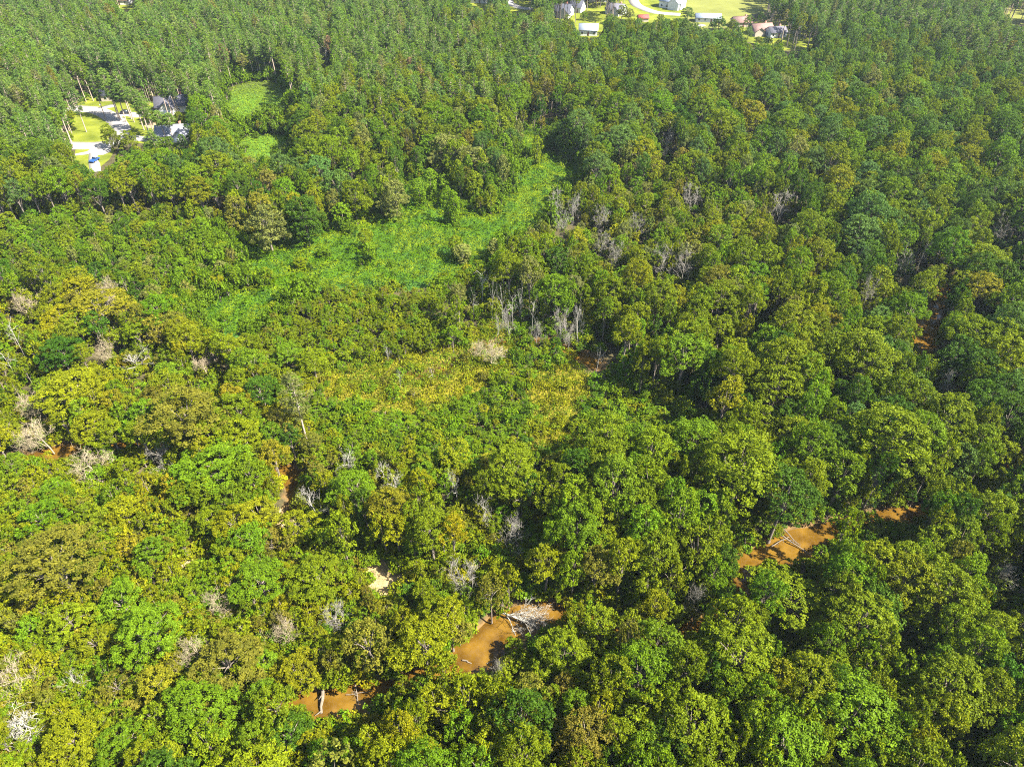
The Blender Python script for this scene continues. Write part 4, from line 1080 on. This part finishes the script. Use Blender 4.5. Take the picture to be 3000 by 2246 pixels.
house((264, 8), 0, 12, 8, 3.0, 2.4, M_SIDING, M_ROOFP, 'small house among pines at the top left edge')

def car(pos, rz, paint, label, pickup=False):
    x, y, _ = ground(*pos)
    e = empty('car' if not pickup else 'pickup_truck', (x, y, 0.13), math.radians(rz), label=label, category='car' if not pickup else 'truck')
    prof = [(-2.2, .35), (2.2, .35), (2.25, .75), (1.5, .95), (-2.1, 1.0), (-2.25, .7)]
    def extr(name, prof, hw, mat, par, inset=0.0):
        n = len(prof)
        V = [(px_, s_ * (hw - inset * (pz_ > 1.1)), pz_) for s_ in (-1, 1) for px_, pz_ in prof]
        F_ = [tuple(range(n)), tuple(range(2 * n - 1, n - 1, -1))] + [(i, n + i, n + (i + 1) % n, (i + 1) % n) for i in range(n)]
        return link(name, make_mesh(name, V, F_, [mat]), par)
    extr('body', prof, 0.9, paint, e)
    cab = [(-0.1 if pickup else -1.6, .97), (1.25, .95), (.6, 1.48), (0.1 if pickup else -1.2, 1.5)]
    c = extr('cabin', cab, 0.86, M_GLASS, e, 0.14)
    rf = [(0.05 if pickup else -1.2, 1.505), (.62, 1.49), (.58, 1.55), (0.1 if pickup else -1.15, 1.565)]
    extr('cabin_roof', rf, 0.74, paint, c)
    for wx in (-1.35, 1.4):
        for s_ in (-1, 1):
            v, f = tube([(wx, s_ * 0.75, .33), (wx, s_ * 0.95, .33)], [.33, .33], 10)
            v = np.concatenate([v, [(wx, s_ * 0.95, .33)]]); f = [tuple(q) for q in f] + [(10 + k, 10 + (k + 1) % 10, 20) for k in range(10)]
            link('wheel', make_mesh('wheel', v, f, [M_TYRE]), e)
    for s_ in (-1, 1): part_box('headlight', e, (2.2, 2.27, s_ * .65 - .16, s_ * .65 + .16, .62, .76), M_TRIM)
    return e
M_CARB = plain_material('blue_paint', (0.015, 0.06, 0.20), 0.25, 0.03, 1, 0.5)
M_CARK = plain_material('black_paint', (0.02, 0.02, 0.025), 0.25, 0.03, 1, 0.5)
M_CARR = plain_material('red_paint', (0.35, 0.02, 0.04), 0.25, 0.03, 1, 0.5)
M_CARW = plain_material('white_paint', (0.7, 0.7, 0.7), 0.25, 0.03, 1, 0.5)
car((205, 349), 80, M_CARB, 'blue pickup truck parked on the lowest driveway at far left', True)
car((272, 246), 8, M_CARK, 'black car parked on the upper driveway by the loop road')
car((336, 244), 5, M_CARK, 'dark car parked nearest the grey-roofed house')
car((350, 299), 30, M_CARR, 'red car parked beside the pale-roofed house')
# mailbox by the loop road
x, y, _ = ground(219, 233)
e = empty('mailbox', (x, y, 0.09), 0.3, label='white mailbox on a post at the top of the loop road', category='mailbox')
part_box('post', e, (-.06, .06, -.06, .06, -0.1, 1.0), M_TRIM)
v, f = tube([(-.3, 0, 1.15), (.3, 0, 1.15)], [.16, .16], 8); link('box', make_mesh('box', v, f, [M_TRIM]), e)
v, f = box_vf(-.1, .1, .165, .19, 1.15, 1.4); link('flag', make_mesh('flag', v, f, [M_CARR]), e)

# ------------------------------------------------------------------ fallen wood in and by the creek
def log(p0, p1, z0, z1, r, mat, label, seed, stubs=3):
    r_ = np.random.default_rng(seed)
    a = np.array(ground(*p0, z0)); b = np.array(ground(*p1, z1))
    mid = (a + b) / 2
    e = empty('fallen_log', tuple(mid), 0, label=label, category='log')
    t = np.linspace(0, 1, 6)[:, None]
    P = (a - mid) * (1 - t) + (b - mid) * t + r_.normal(size=(6, 3)) * r * 0.5
    v, f = tube(P, np.linspace(r, r * 0.55, 6), 8)
    link('trunk', make_mesh('trunk', v, f, [mat], smooth=True), e)
    ln = np.linalg.norm(b - a)
    for k in range(stubs):
        q = r_.uniform(0.3, 0.95); s_ = (a - mid) * (1 - q) + (b - mid) * q
        d = norm((b - a) / ln * 0.6 + r_.normal(size=3) * np.array((0.8, 0.8, 0.45)) + np.array((0, 0, 0.35)))
        l_ = ln * r_.uniform(0.15, 0.35)
        v, f = tube([s_, s_ + d * l_ * .5, s_ + d * l_ + np.array((0, 0, 0.1))], [r * .45, r * .3, r * .1], 5)
        link('branch', make_mesh('branch', v, f, [mat], smooth=True), e)
log((702, 1462), (693, 1540), 0.9, -0.5, 0.36, M_LOG, 'thick pale log lying across the left end of the pale-log pool', 1, 2)
log((768, 1478), (775, 1522), 0.0, -0.6, 0.11, M_LOG, 'thin bleached branch standing in the middle of the pale-log pool', 2, 4)
log((792, 1530), (818, 1508), -0.6, -0.1, 0.12, M_LOG, 'bleached branch at the right end of the pale-log pool', 3, 4)
log((748, 1500), (800, 1492), -0.6, -0.2, 0.08, M_LOG, 'slim tan branch above the others in the pale-log pool', 4, 3)
log((1678, 1150), (1752, 1198), 0.2, -0.6, 0.16, M_LOG, 'longest pale log slanting down the crossed-logs pool', 5, 2)
log((1690, 1140), (1728, 1180), 0.2, -0.5, 0.13, M_LOG, 'second slanting log just above the longest one in the crossed-logs pool', 6, 2)
log((1666, 1180), (1704, 1158), -0.3, 0.1, 0.12, M_LOG, 'short pale log crossing the left end of the crossed-logs pool', 7, 2)
log((1700, 1128), (1756, 1122), 0.1, 0.1, 0.12, M_LOG, 'pale log on the bank above the crossed-logs pool', 8, 1)
log((1052, 1432), (1090, 1418), -0.6, -0.2, 0.10, M_LOG, 'thin pale branch at the lower end of the fallen-tree pool', 9, 3)
log((1000, 1424), (1020, 1432), -0.5, -0.6, 0.14, M_LOG, 'short grey log at the bottom left tip of the fallen-tree pool', 10, 1)
log((150, 984), (185, 974), -0.5, -0.3, 0.12, M_LOG, 'pale log on the sand of the leftmost creek bend', 11, 2)
log((975, 788), (1004, 762), 0.1, 0.3, 0.10, M_LOG, 'pale fallen stem by the small stream in the yellow marsh', 12, 3)
# the bare tree that fell over the pool
pr = make_dead(990, M_DEAD, H=13, spread=0.9, trunk_r=0.24, levels=4, kids=(11, 6, 4, 3), fan=0.5, up=0.1, first=0.25)
x, y, _ = ground(1066, 1316)
e = empty('fallen_tree', (x, y, 0.5), 0, label='bare grey tree fallen with its fan of branches over the pool', category='tree')
tx, ty, _ = ground(1168, 1392)
dirv = Vector((tx - x, ty - y, -0.3)).normalized()
e.rotation_euler = dirv.to_track_quat('Z', 'Y').to_euler()
for k in ('trunk', 'limbs', 'twigs'): link(k, pr[k], e)

# ------------------------------------------------------------------ the air
hz, nt, out = new_mat('haze')
pv = N(nt, 'ShaderNodeVolumePrincipled')
pv.inputs['Color'].default_value = (0.75, 0.88, 1.0, 1)
pv.inputs['Density'].default_value = 0.00006
pv.inputs['Anisotropy'].default_value = 0.2
L(nt, pv.outputs[0], out.inputs['Volume'])
v, f = box_vf(-4800, 4800, -4800, 4800, -3.0, 121.0)
link('haze', make_mesh('haze', v, f, [hz]), kind='stuff', label='thin bluish haze hanging over the forest', category='haze')
